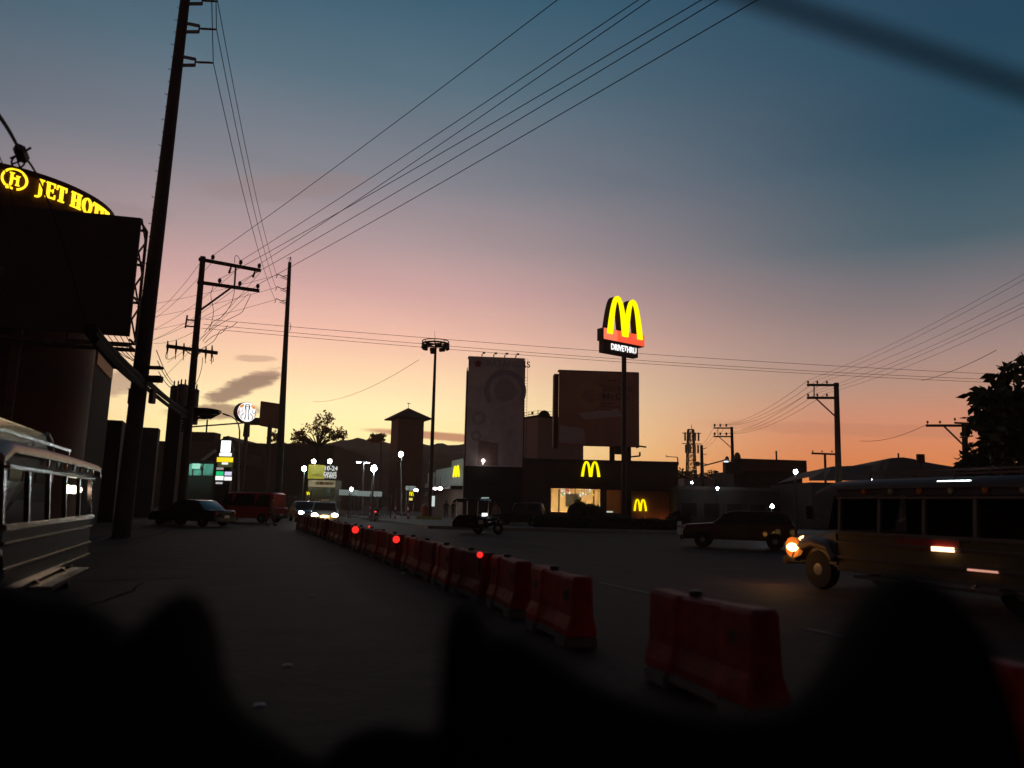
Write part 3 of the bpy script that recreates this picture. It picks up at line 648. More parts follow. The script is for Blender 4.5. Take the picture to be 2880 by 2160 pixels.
q = MB(); q.box((wd / 2 + .03, 4.1, zt - .42), (.08, 5.6, .62)); q.build('skylit_strip', mat('skylit_orange', (.5, .22, .08), .6), rt)  # orange skylight on the upper side wall, put into the colour
q = MB(); q.box((wd / 2 + .05, 3.6, zt + .03), (.3, 7.6, .1)); q.box((0, -.05, zt + .03), (wd + .2, .3, .1)); q.build('cornice', dk2, rt)
q = MB(); cx_ = wd / 2 - 1.2; q.lathe((cx_, 2, zt), [(.05, 0), (.05, .35), (.3, .38), (.42, .6), (.4, .95), (.1, 1.1)], 14)
for s_ in (-.3, .3): q.bar((cx_ + s_, 2, zt), (cx_ + s_, 2, zt + .5), .06)
q.build('roof_tank', black, rt)
block('shop_building', 'low dark building left of the huge pole foot, nearest the ground gap', 200, 345, 1183, 46, 1.6, dk, parap=False, al=True)
block('shop_building', 'low dark building between the huge pole and the square pillar', 340, 446, 1204, 60, 2.0, dk2, parap=False, al=True)
rt, wd, zt = block('sign_pillar', 'plain square dark pillar standing between the huge pole and the crossarm pole', 449, 488, 1143, 47, .8, mat('pillar_paint', (.07, .045, .035), .8), cat='pillar', parap=False)
q = MB(); q.box((0, .4, zt + .06), (wd + .12, .95, .12)); q.build('cap', dk, rt)
# long hall behind the round sign
rt, wd, zt = block('long_hall', 'long dark hall with a flat skyline and a small roof gable behind the lit pylon', 395, 930, 1246, 125, 30, mat('hall_wall', (.11, .085, .06), .85, var=.2), wins=None)
ap = P(638, 1225, 124.8) - rt.location; e0, e1 = P(606, 1246, 124.8) - rt.location, P(672, 1246, 124.8) - rt.location
q = MB(); q.prism([(e0.x, zt + .02), (e1.x, zt + .02), (ap.x, ap.z)], 0, 26); q.build('gable', mat('hall_roof', (.1, .07, .05), .8), rt)
q = MB(); c = P(551, 1234, 124) - rt.location; q.box((c.x, 3, zt + .9), (3.8, 3, 1.8)); q.build('roof_unit', dk2, rt)
q = MB(); c = P(552, 1222, 124) - rt.location; q.bar((c.x, 3, zt + 1.8), (c.x, 3, zt + 4), .2); q.bar((c.x - 4, 3, zt + 2.6), (c.x + 8, 3, zt + 3.8), .22); q.box((c.x + 8, 3, zt + 3.9), (1.6, .6, 1.2)); q.box((c.x - 2.4, 3, zt + 3.8), (1.4, .6, 1.4)); q.build('roof_floodlight', black, rt)
# gabled porch roof edge with pale verge
root = thing('porch', 'dark porch with a pale sloping verge board left of the lit pylon', 'porch', ground_at(590, 92))
a, b_ = P(564, 1299, 92) - root.location, P(607, 1266, 92) - root.location
q = MB(); q.hexa([(a.x, 0, a.z - .3), (b_.x + 3, 0, a.z - .3), (b_.x + 3, 8, a.z - .3), (a.x, 8, a.z - .3), (b_.x - .05, 0.05, b_.z - .1), (b_.x + 3, 0.05, b_.z - .1), (b_.x + 3, 8, b_.z - .1), (b_.x - .05, 8, b_.z - .1)]); q.build('roof', dk2, root)
q = MB(); q.bar(a, b_, .14, .34); q.build('verge_board', mat('verge_paint', (.5, .45, .42), .6), root)
for x in (a.x + .6, b_.x, b_.x + 2.7):
    q = MB(); q.bar((x, .3, 0), (x, .3, a.z - .3), .3); q.build('post', dk, root)

# teal-lit shop front
root = thing('shop_building', 'teal-lit shop front with white panels left of the lit pylon', 'building', ground_at(555, 88))
tl = mat('teal_wall', (.16, .36, .32), .7, var=.3, scale=.9)
a, b_ = P(508, 1348, 88) - root.location, P(602, 1303, 88) - root.location
q = MB(); q.box(((a.x + b_.x) / 2, 3, b_.z / 2), (b_.x - a.x, 6, b_.z)); q.build('wall', dk, root)
for i, (x0, x1) in enumerate(((510, 541), (543, 568), (571, 600))):
    p0, p1 = P(x0, 1337, 87.9) - root.location, P(x1, 1313, 87.9) - root.location; q = MB(); q.box(((p0.x + p1.x) / 2, -.06, (p0.z + p1.z) / 2 + .15), (p1.x - p0.x, .08, p1.z - p0.z + .3)); q.build('panel', tl, root)
for x in (519, 566):
    p0 = P(x, 1315, 87.6) - root.location; q = MB(); q.sphere((p0.x, -.25, p0.z), .22, 10, 6, (.8, .6, 1.3)); q.build('wall_speaker', black, root)
q = MB(); p0 = P(551, 1311, 87.7) - root.location; q.box((p0.x, -.2, p0.z), (.9, .1, .6)); q.build('notice', mat('notice_board', (.5, .6, .55), .6), root)
q = MB(); q.box(((a.x + b_.x) / 2, -.8, b_.z + .14), (b_.x - a.x + .3, 1.7, .14)); q.build('canopy', dk2, root)
q = MB()
for f in (.2, .5, .8): q.box((lerp(a, b_, f).x, -1.3, b_.z + .03), (.9, .1, .06))
q.build('tube_light', glow('tube_green', (.55, 1, .82), 45), root); q = MB(); q.box(((a.x + b_.x) / 2, -1.68, b_.z + .02), (b_.x - a.x + .3, .06, .34)); q.build('tube_cover', mat('cover_teal', (.1, .16, .15), .7), root)  # front board added to hide the tubes from view

# ------------------------------------------------------------------ lit pylon of shop signs
root = thing('sign_pylon', 'tall lit pylon of stacked shop signs with a pointed top', 'sign', ground_at(631, 78))
def face(px0, py0, px1, py1, D=77.8):
    a, b_ = P(px0, py1, D) - root.location, P(px1, py0, D) - root.location; return a, b_
a, b_ = face(604, 1228, 656, 1362, 78)
zpk = b_.z
xm = (a.x + b_.x) / 2; zs = (P(630, 1262, 78)).z
q = MB(); q.prism([(a.x, 0), (b_.x, 0), (b_.x, zs), (xm + .25, zpk), (xm - .25, zpk), (a.x, zs)], 0, .7); q.build('casing', black, root)
for (x0, y0, x1, y1, m, nm) in ((621, 1240, 650, 1272, glow('pylon_white', (.95, 1, 1), 2.2), 'sign_panel'), (617, 1274.5, 652, 1283, g_signwhite, 'sign_panel'), (610, 1287, 656, 1299, glow('pylon_yellow', (1, .75, .02), 1.1), 'sign_panel'),
                                (624, 1301, 642, 1306, g_signwhite, 'sign_panel'), (609, 1315, 629, 1321, glow('pylon_dim', (.5, .42, .4), .7), 'sign_panel'), (608, 1326, 629, 1337, glow('pylon_green', (.02, .62, .2), .95), 'sign_panel'),
                                (632, 1327, 652, 1337, glow('pylon_lilac', (.78, .72, 1), .9), 'sign_panel'), (606, 1339, 629, 1350, g_signwhite, 'sign_panel'), (631, 1341, 652, 1351, g_signwhite, 'sign_panel'), (607, 1356, 626, 1361, glow('pylon_dimwhite', (.6, .6, .6), .8), 'sign_panel'),
                                (612, 1300, 654, 1313, glow('pylon_olive', (.1, .12, .04), .5), 'sign_panel')):
    p0, p1 = face(x0, y0, x1, y1, 78); dd = -.03 if (x0, y0) != (612, 1300) else -.015
    q = MB(); q.box(((p0.x + p1.x) / 2, dd, (p0.z + p1.z) / 2), (p1.x - p0.x, .06 if dd < -.02 else .03, p1.z - p0.z)); q.build(nm, m, root)
q = MB()
for k in range(6):
    p0, p1 = face(633 + k * 3, 1244 + k * .6, 634.3 + k * 3, 1256 - k * 1.0, 78); q.box(((p0.x + p1.x) / 2, -.075, (p0.z + p1.z) / 2), (p1.x - p0.x, .02, p1.z - p0.z))
q.build('crown_mark', dk, root)

# ------------------------------------------------------------------ round sign with peacock-like emblem
DJ = 84
root = thing('round_sign', 'round white glowing sign with an orange and grey curling emblem on a thin post', 'sign', ground_at(673, DJ))
ctr = P(695, 1159, DJ) - root.location; rj = 27.5 / FPX * DJ
yaw = R(-34); tX = Vector((math.cos(yaw), -math.sin(yaw) * -1 * -1, 0)); tX = Vector((math.cos(R(45)), math.sin(R(45)), 0)); nrm = Vector((tX.y, -tX.x, 0)); uz = Vector((0, 0, 1))
ctr.x -= .02
def jd(u, v, d): return ctr + tX * (u * rj) + uz * (v * rj) + nrm * d
def disc(d0, d1, r, n=36):
    q = MB(); q.prism([(r * math.cos(2 * math.pi * i / n), r * math.sin(2 * math.pi * i / n)) for i in range(n)], d0, d1, lambda u, v, t: jd(u, v, t)); return q
disc(-.95, 0, 1.04).build('drum', black, root)
disc(.004, .05, 1.0).build('face', g_signwhite, root)
def jstrip(pts, wds, d=.055):
    q = MB()
    for i in range(len(pts) - 1):
        (x0, y0), (x1, y1) = pts[i], pts[i + 1]; dx, dy = x1 - x0, y1 - y0; l_ = math.hypot(dx, dy) or 1; nx, ny = -dy / l_, dx / l_; w0, w1 = wds[i] / 2, wds[i + 1] / 2
        q.hexa([jd(x, y, t_) for t_ in (d, d + .02) for x, y in ((x0 + nx * w0, y0 + ny * w0), (x0 - nx * w0, y0 - ny * w0), (x1 - nx * w1, y1 - ny * w1), (x1 + nx * w1, y1 + ny * w1))])
    return q
gg = mat('emblem_grey', (.3, .28, .27), .5, bump=0); oo = glow('emblem_orange', (1, .36, .05), .75); rr_ = glow('emblem_red', (.55, .14, .1), .6)
for s_ in (-1, 1):
    jstrip([(s_ * x, y) for x, y in ((0, .82), (.14, .78), (.22, .62), (.2, .4), (.14, .1), (.13, -.2), (.16, -.5), (.24, -.78))], [.05, .08, .13, .12, .07, .07, .08, .1]).build('plume', gg, root)
    jstrip([(s_ * x, y) for x, y in ((.84, .34), (.9, .05), (.78, -.1), (.6, -.02), (.5, .2), (.5, .4))], [.04, .08, .06, .06, .05, .03], .058).build('curl', gg if s_ > 0 else rr_, root)
    jstrip([(s_ * x, y) for x, y in ((.36, -.12), (.5, -.3), (.66, -.42), (.62, -.66), (.5, -.74))], [.09, .08, .06, .08, .05], .058).build('curl', gg, root)
    jstrip([(s_ * x, y) for x, y in ((.42, .78), (.52, .6), (.7, .5), (.84, .42))], [.1, .28, .26, .06], .062).build('feather', oo, root)
    jstrip([(s_ * x, y) for x, y in ((.94, .05), (.9, -.2), (.8, -.45))], [.03, .14, .05], .062).build('feather', oo if s_ > 0 else rr_, root)
jstrip([(-.1, .5), (-.05, .62), (0, .5), (.05, .62), (.1, .5)], [.03, .03, .03, .03, .03]).build('crown_mark', gg, root)
q = MB(); pz = ctr.z - rj; q.tube([(0, .4, 0), (ctr.x * .98, .4, pz + .3)], [.26, .2], 10); q.tube([(ctr.x * .85, .4, pz - 1.6), (ctr.x * .96, .4, pz + .2)], [.36, .3], 10); q.build('post', rust, root)
# square dark sign
root = thing('square_sign', 'unlit square sign board on a post between the round sign and the slim pole', 'sign', ground_at(752, 90))
a, b_ = P(730, 1197, 90) - root.location, P(786, 1132, 90) - root.location
q = MB(); q.hexa([(a.x, -.3, a.z), (b_.x, .4, a.z - .3), (b_.x, 1.2, a.z - .3), (a.x, .5, a.z), (a.x, -.3, b_.z + .1), (b_.x, .4, b_.z - .1), (b_.x, 1.2, b_.z - .1), (a.x, .5, b_.z + .1)]); q.build('board', mat('board_back', (.2, .07, .045), .7), root, bevel=.04)
q = MB(); p_ = P(757, 1200, 90) - root.location; q.tube([(0, .3, 0), (p_.x, .3, p_.z - 2), (p_.x, .3, p_.z + .3)], [.3, .26, .26], 10); q.lathe((p_.x, .3, p_.z - 2.3), [(.26, -.3), (.4, -.2), (.4, .2), (.26, .3)], 10); q.build('post', rust, root)
# egg-shaped amber sign, banner
root = thing('amber_sign', 'amber glowing egg-shaped sign with a small white light under it', 'sign', ground_at(420, 62))
c = P(418, 1261, 62) - root.location
q = MB(); q.sphere(c, .36, 16, 10, (1, .35, 1.62)); q.build('shade', glow('amber', (1, .45, .01), .95), root, smooth=True)
q = MB()
for s_ in (-.13, .0, .13): q.bar(c + Vector((s_, -.16, -.25)), c + Vector((s_, -.16, .2)), .045)
q.bar(c + Vector((-.15, -.16, .2)), c + Vector((.15, -.16, .2)), .045); q.build('mark', mat('amber_mark', (.25, .08, .01), .6), root)
q = MB(); c2_ = P(427, 1285, 62) - root.location; q.box(c2_, (.44, .2, .3)); q.build('lamp_box', glow('soft_white', (.8, .9, 1), .8), root)
q = MB(); c3_ = P(420, 1312, 62) - root.location; q.box(c3_, (.75, .3, .36)); q.build('shop_plate', glow('tan_light', (.42, .28, .14), .5), root)
q = MB(); q.bar((0, .25, 0), (0, .25, c.z), .14); q.build('post', black, root)
root = thing('banner', 'narrow white lit feather banner beside the crossarm pole', 'banner', ground_at(484, 60))
c = P(484, 1262, 60) - root.location
q = MB(); q.prism([(-.12, c.z - .8), (.02, c.z - .9), (.18, c.z + .2), (.12, c.z + .7), (-.05, c.z + .75), (-.12, c.z)], 0, .03); q.build('cloth', glow('banner_white', (.72, .78, .85), .65), root)
q = MB(); q.tube([(.2, .02, 0), (.2, .02, c.z + .4), (.1, .02, c.z + .8)], .03, 6); q.build('pole', steel, root)
# ------------------------------------------------------------------ trees
def crown_mesh(q, c, rad, n, ls, seed, lobes=9, drop=.4):
    rnd = random.Random(seed); ctrs = []
    for i in range(lobes):
        while True:
            v = Vector((rnd.uniform(-1, 1), rnd.uniform(-1, 1), rnd.uniform(-1, 1)))
            if v.length < 1: break
        ctrs.append((c + Vector((v.x * rad[0], v.y * rad[1], v.z * rad[2])) * .72, rnd.uniform(.22, .42)))
    for i in range(n):
        cc, rr = ctrs[rnd.randrange(lobes)]
        d = Vector((rnd.gauss(0, 1), rnd.gauss(0, 1), rnd.gauss(0, 1))).normalized() * (rnd.random() ** .45)
        p = cc + Vector((d.x * rad[0], d.y * rad[1], d.z * rad[2])) * rr
        a = Vector((rnd.gauss(0, 1), rnd.gauss(0, 1), rnd.gauss(0, .7) - drop)).normalized(); b_ = a.cross(Vector((rnd.gauss(0, 1), rnd.gauss(0, 1), rnd.gauss(0, 1)))).normalized()
        l_ = ls * rnd.uniform(.6, 1.3); w_ = l_ * .24
        q.add([p, p + a * l_ * .5 + b_ * w_, p + a * l_, p + a * l_ * .5 - b_ * w_], [(0, 1, 2, 3)])
    return ctrs
def tree(label, base, crowns, n, ls, seed, trunk_r, group=None, m=leaf, lobes=9, drop=.4, name='tree'):
    root = thing(name, label, 'tree', base, 0, group); q = MB(); allc = []
    for i, (c, rad) in enumerate(crowns): allc += crown_mesh(q, Vector(c), rad, n // len(crowns), ls, seed + i, lobes, drop)
    stuff(q.build('crown', m, root))
    q = MB(); zf = min(c[2] - r_[2] for c, r_ in crowns); tx = crowns[0][0]; top = Vector((tx[0] * .5, tx[1] * .5, max(zf, 1.0)))
    q.tube([(0, 0, -.1), Vector((top.x * .4, top.y * .4, top.z * .5)), top], [trunk_r * 1.3, trunk_r, trunk_r * .8], 9); q.build('trunk', bark, root, smooth=True)
    q = MB()
    for cc, rr in allc:
        mid = lerp(top, cc, .5) + Vector((0, 0, .15 * (cc - top).length * .3)); q.tube([top - Vector((0, 0, .2)), mid, cc], [trunk_r * .55, trunk_r * .32, trunk_r * .1], 5)
    q.build('branch', bark, root); return root
D = 108
base = ground_at(895, D)
def rel(px, py, D, base): return tuple(P(px, py, D) - base)
tree('airy sunlit-edged tree rising behind the dark hall left of the tower', base, [(rel(888, 1192, D, base), (2.8, 2.2, 3.1)), (rel(850, 1228, D, base), (2.0, 1.6, 1.3)), (rel(935, 1222, D, base), (2.2, 1.6, 1.4))], 1500, .46, 3, .22, m=leaf2, lobes=12)
base = ground_at(793, 100); tree('small thin tree seen between the square sign post and the slim pole', base, [(rel(770, 1228, 100, base), (.8, .7, .9))], 220, .4, 5, .1, m=leaf2)
base = ground_at(1070, 200); tree('flat-topped umbrella tree on the ridge left of the tower', base, [(rel(1068, 1224, 200, base), (3.0, 2, .8)), (rel(1058, 1236, 200, base), (3, 2, .6))], 900, .8, 9, .2, m=leaf2)
base = ground_at(1932, 150); tree('dark ragged tree mass below the lattice tower', base, [(rel(1925, 1345, 150, base), (3.6, 2, 2.4)), (rel(1990, 1350, 150, base), (4.5, 2, 2.6)), (rel(1950, 1352, 150, base), (4, 2, 2.2))], 3400, .6, 21, .3, m=leaf, lobes=14)
D = 27
base = ground_at(2850, D)
tree('big leafy tree with drooping leaves at the right edge of the photo', base,
     [(rel(2905, 1085, D, base), (1.75, 1.3, 1.35)), (rel(2790, 1130, D, base), (1.2, 1.0, .65)), (rel(2800, 1190, D, base), (1.15, 1.0, .7)), (rel(2885, 1180, D, base), (1.2, 1, 1.0)), (rel(2850, 1230, D, base), (1.2, 1, .7))], 2500, .46, 31, .12, lobes=11, drop=.7)
base = ground_at(2790, 34)
tree('dense round bushy tree under the big leafy tree', base, [(rel(2800, 1290, 34, base), (1.9, 1.4, 1.15)), (rel(2880, 1285, 34, base), (1.6, 1.4, 1.2)), (rel(2770, 1320, 34, base), (1.2, 1.3, .8))], 6000, .3, 41, .14, lobes=16)

# ------------------------------------------------------------------ roofed water tower
D = 150
root = thing('roofed_tower', 'square tower with a low pyramid roof and wide eaves on the skyline', 'tower', ground_at(1137, D), R(24))
wz = (P(1138, 1178, D)).z; az_ = (P(1141, 1147, D)).z; hw_ = 2.55
q = MB(); q.box((0, 0, wz / 2), (hw_ * 2, hw_ * 2, wz)); q.build('wall', mat('tower_render', (.24, .13, .1), .85, var=.2, scale=.5), root)
q = MB(); e_ = 3.75; q.add([(-e_, -e_, wz), (e_, -e_, wz), (e_, e_, wz), (-e_, e_, wz), (0, 0, az_)], [(3, 2, 1, 0), (0, 1, 4), (1, 2, 4), (2, 3, 4), (3, 0, 4)]); q.box((0, 0, wz - .12), (e_ * 1.98, e_ * 1.98, .2)); q.build('roof', mat('tower_roof', (.07, .045, .035), .7), root)
q = MB(); q.tube([(0, 0, az_), (0, 0, az_ + 1.0)], .05, 6); q.box((.1, 0, az_ + .9), (.7, .05, .12)); q.build('finial', black, root)

# ------------------------------------------------------------------ ring mast
D = 76
root = thing('high_mast_light', 'tall mast carrying a ring of unlit floodlights and a thin aerial', 'mast light', ground_at(1210, D))
tp = P(1225, 975, D) - root.location; lm_ = tp.x / tp.z
q = MB(); q.tube([(lm_ * z, 0, z) for z in (0, .1, tp.z * .5, tp.z)], [.24, .22, .18, .12], 12); q.build('pole', rust, root, smooth=True)
q = MB(); c = P(1225, 968, D) - root.location; rr = 38 / FPX * D
for z, r_ in ((0, .09), (.28, .05)): q.tube([c + Vector((rr * math.cos(k * math.pi / 18), rr * math.sin(k * math.pi / 18), z)) for k in range(37)], r_, 6)
for k in range(8):
    a = k * math.pi / 4; v = Vector((math.cos(a), math.sin(a), 0)); q.bar(c, c + v * rr, .09); q.bar(c + v * rr, c + v * rr + Vector((0, 0, .28)), .05)
q.build('ring', rust, root)
for k in range(8):
    a = k * math.pi / 4 + .3; v = Vector((math.cos(a), math.sin(a), 0)); q = MB(); p_ = c + v * rr * .93
    q.box(p_ - Vector((0, 0, .34)), (.62, .3, .38), a + math.pi / 2); q.bar(p_, p_ - Vector((0, 0, .2)), .1); q.build('floodlight', black, root, bevel=.04)
q = MB(); q.tube([c, P(1222, 930, D) - root.location], [.03, .012], 5); q.build('aerial', steel, root)
q = MB(); q.box(c - Vector((.25, 0, .75)), (.45, .4, .45)); q.build('winch_box', black, root)

# ------------------------------------------------------------------ tall advert tower with round seal
D = 66
a, b_ = P(1308, 1400, D), P(1465, 1400, D)
zt = P(1318, 1003, D).z
root = thing('advert_tower', 'tall narrow billboard tower printed with a big round seal', 'billboard', Vector(((a.x + b_.x) / 2, D, 0)), R(5))
W_ = (b_.x - a.x) * 1.03
vin = mat('vinyl_grey', (.52, .42, .41), .6, var=.28, scale=.6)
zfb = P(1390, 1312, D).z; q = MB(); q.box((0, 0, (zt + zfb) / 2), (W_, .12, zt - zfb)); q.build('face_panel', vin, root); q = MB(); q.box((0, .3, zfb / 2), (W_, .6, zfb - .02)); q.build('base_wall', dk, root)
q = MB()
q.box((-W_ / 2 - .08, .9, zt / 2 - .4), (.06, 1.9, zt - 1.2)); q.box((W_ / 2 + .04, .5, zt / 2), (.08, 1.0, zt - .4)); q.box((0, 1.9, zt / 2 - .4), (W_, .08, zt - 1.2)); q.box((0, .5, zt - .05), (W_ + .1, .9, .1)); q.build('casing', mat('casing_red', (.1, .03, .025), .7), root)
prn = mat('print_violet', (.33, .27, .32), .6, bump=0); prn2 = mat('print_dusk', (.38, .31, .32), .6, bump=0); prnr = mat('print_red', (.26, .06, .06), .6, bump=0); prnm = mat('print_maroon', (.3, .19, .18), .6, bump=0)
def fp(px, py):                                       # a spot on the printed face
    p = P(px, py, D) - root.location; m_ = Matrix.Rotation(-R(5), 3, 'Z'); p = m_ @ p; return p.x, p.z
def ring(mb, cx_, cz_, r0, r1, d, a0=0, a1=360, n=48):
    for i in range(n):
        t0, t1 = R(a0 + (a1 - a0) * i / n), R(a0 + (a1 - a0) * (i + 1) / n)
        mb.quad((cx_ + r0 * math.cos(t0), d, cz_ + r0 * math.sin(t0)), (cx_ + r1 * math.cos(t0), d, cz_ + r1 * math.sin(t0)), (cx_ + r1 * math.cos(t1), d, cz_ + r1 * math.sin(t1)), (cx_ + r0 * math.cos(t1), d, cz_ + r0 * math.sin(t1)))
sx_, sz_ = fp(1421, 1099); u_ = D / FPX
q = MB(); ring(q, sx_, sz_, 46 * u_, 60 * u_, -.065, -28, 218); q.build('seal_ring', prn, root)
q = MB(); ring(q, sx_, sz_, 0.01, 31 * u_, -.065); sh = [(-.9, 1), (.9, 1), (.9, -.2), (0, -1.25), (-.9, -.2)]; q.add([(sx_ + x * 25 * u_, -.07, sz_ + z * 26 * u_) for x, z in sh], [(0, 1, 2, 3, 4)]); q.build('seal_shield', prn2, root)
for (px, py, r0, r1) in ((1346, 1176, 11, 20), (1339, 1226, 8, 15)):
    q = MB(); x_, z_ = fp(px, py); ring(q, x_, z_, r0 * u_, r1 * u_, -.065); q.build('printed_badge', prn2, root)
q = MB(); x0, z0_ = fp(1345, 1228); x1, z1_ = fp(1400, 1310); q.add([(x0, -.065, z0_ - .3), (x1, -.065, z0_ - .55), (x1, -.065, zfb + .1), (x0, -.065, zfb + .1)], [(0, 1, 2, 3)]); q.build('printed_building', prnm, root)
q = MB(); x_, z_ = fp(1430, 1024); text_on(q, 'BATANGAS', (x_, -.066, z_), (1, 0, 0), (0, 0, 1), 25 * u_, .012, xs=.98); q.build('lettering', prn, root)
q = MB(); x_, z_ = fp(1344, 1024); q.add([(x_ + r_ * u_ * math.cos(t), -.066, z_ + r_ * u_ * math.sin(t)) for k in range(10) for t, r_ in ((math.pi / 2 + k * math.pi / 5, 13 if k % 2 == 0 else 8),)], [tuple(range(10))]); q.build('red_mark', prnr, root)
for px in (1355, 1388, 1419, 1450):
    x_, z_ = fp(px, 1000 + (px - 1318) * .075); q = MB(); q.bar((x_, -.1, zt), (x_ + .1, -.7, zt + .22), .04); q.bar((x_, .2, zt), (x_ - .02, -.1, zt + .25), .04); q.box((x_ + .14, -.75, zt + .2), (.22, .22, .12)); q.build('lamp_arm', black, root)
q = MB()
for k in range(38): q.bar((W_ / 2 + .1, .2, 3 + k * .26), (W_ / 2 + .32, .2, 3 + k * .26), .02)
for dx in (.1, .32): q.bar((W_ / 2 + dx, .2, 2.5), (W_ / 2 + dx, .2, zt), .025)
q.bar((W_ / 2 + .3, .2, 9.4), (W_ / 2 + .75, .2, 9.4), .03); q.box((W_ / 2 + .8, .2, 9.5), (.16, .16, .22)); q.build('ladder', rust, root)
for x in (-W_ / 2 + .3, W_ / 2 - .3): q = MB(); q.bar((x, .6, 0), (x, .6, zt * .5), .35); q.build('post', rust, root)
q = MB(); x_, z_ = fp(1358, 1297); q.bar((x_, -.06, z_ - .25), (x_, -.6, z_ - .05), .06); q.sphere((x_, -.68, z_), .16, 10, 6); q.build('lamp_head', glow('lamp_soft', (1, .95, .85), 3.5), root)

# ------------------------------------------------------------------ wide billboard behind the pylon pole
D = 84
a, b_ = P(1567, 1400, D), P(1797, 1400, D); zt = P(1567, 1043, D).z; zb = P(1790, 1258, D).z
root = thing('billboard', 'wide brown billboard with a chicken meal advert behind the drive-through pylon', 'billboard', Vector(((a.x + b_.x) / 2, D, 0)), R(3))
W_ = (b_.x - a.x) * 1.0
q = MB(); q.box((0, 0, (zt + zb) / 2), (W_, .14, zt - zb)); q.build('face_panel', mat('vinyl_brown', (.4, .19, .135), .6, var=.2, scale=.5), root)
q = MB(); q.box((-W_ / 2 - .25, .85, (zt + zb) / 2 - .3), (.5, 1.4, zt - zb - .1)); q.box((0, .5, zt + .04), (W_ + .1, 1.1, .1)); q.box((W_ / 2 + .05, .6, (zt + zb) / 2), (.1, 1.2, zt - zb)); q.build('casing', mat('casing_red', (0, 0, 0)), root)
q = MB(); x_ = W_ * .5 - 4.65; text_on(q, 'Chicken', (x_, -.075, zt - 1.85), (1, 0, 0), (0, 0, 1), 1.05, .01, 0, 'LEFT', 1.15); text_on(q, 'McDo', (x_ + .55, -.075, zt - 2.75), (1, 0, 0), (0, 0, 1), 1.05, .01, 0, 'LEFT', 1.15)
for k, l_ in enumerate((1.6, 2.2, 1.3)): q.box((x_ + 1.2 + l_ / 2 - .8, -.078, zt - 3.55 - k * .34), (l_, .01, .1))
q.box((x_ + 1.7, -.078, zt - .95), (1.2, .01, .12)); q.build('lettering', mat('print_darkbrown', (.17, .08, .06), .6, bump=0), root)
q = MB(); ring(q, -1.0, (zt + zb) / 2 + 1.4, .8, 1.5, -.076, 20, 330, 30); q.build('printed_food', mat('print_food', (.45, .24, .14), .6, bump=0), root)
q = MB(); q.add([(-2.2, -.078, zb + 3.6), (2.2, -.078, zb + 4.2), (2.6, -.078, zb + 3.4), (-1.6, -.078, zb + 2.9)], [(0, 1, 2, 3)]); q.add([(-W_ / 2 + .1, -.078, zb + .3), (-1.4, -.078, zb + .2), (-1.6, -.078, zb + 1.9), (-W_ / 2 + .1, -.078, zb + 2.2)], [(0, 1, 2, 3)]); q.build('printed_tray', mat('print_tray', (.5, .38, .36), .6, bump=0), root)
for px in (1725, 1772):
    p_ = P(px, 1290, D) - root.location; q = MB(); q.bar((p_.x, .7, 0), (p_.x, .7, zb + .3), .5); q.build('post', rust, root)
for x0, y0, x1, y1 in ((1770, 1285, 1800, 1282), (1800, 1282, 1800, 1271), (1797, 1254, 1818, 1257)):
    q = MB(); q.bar(P(x0, y0, D - .6) - root.location, P(x1, y1, D - .6) - root.location, .16); q.build('lamp_arm', black, root)
q = MB(); q.box(P(1742, 1266, D - .3) - root.location, (1.1, .5, .9)); q.build('control_box', rust, root)

# building with roof tank
D = 112
root = thing('tower_block', 'narrow tower block with a rooftop tank between the two billboards', 'building', ground_at(1509, D), R(32))
z0_ = P(1509, 1172, D).z
q = MB(); q.box((4.2, 4.2, z0_ / 2), (8.4, 8.4, z0_)); 
wq = q.build('wall', mat('block_render', (.33, .22, .19), .8, var=.15, scale=.3), root)
q = MB()
for x in (.1, 1.0, 1.9, 2.8): q.tube([(x, .1, z0_), (x, .1, z0_ + .9)], .03, 5)
for k in range(5): q.tube([(.1, .2 + k * 1.2, z0_), (.1, .2 + k * 1.2, z0_ + 1.0)], .03, 5)
for z in (.5, .95): q.tube([(.1, .1, z0_ + z), (2.8, .1, z0_ + z)], .025, 5); q.tube([(.1, .1, z0_ + z), (.1, 5.2, z0_ + z)], .025, 5)
q.build('railing', black, root)
q = MB(); q.sphere((2.2, 1.6, z0_ + .2), .95, 16, 10, (1, 1, 1.15)); q.box((2.2, 1.6, z0_ + .05), (2.1, 1.8, .2)); q.build('roof_tank', black, root, smooth=True)
q = MB(); q.box((4.2, 4.2, z0_ + .1), (8.7, 8.7, .3)); q.build('parapet', dk, root)
q = MB(); wzz = P(1541, 1205, D).z; q.box((4.6, -.06, wzz), (1.0, .14, .82)); f_ = q.build('window', mat('window_frame', (0, 0, 0)), root)
q = MB(); q.box((4.6, -.13, wzz), (.9, .04, .7)); q.build('pane', glow('window_lit', (1, .93, .82), 1.0), f_)

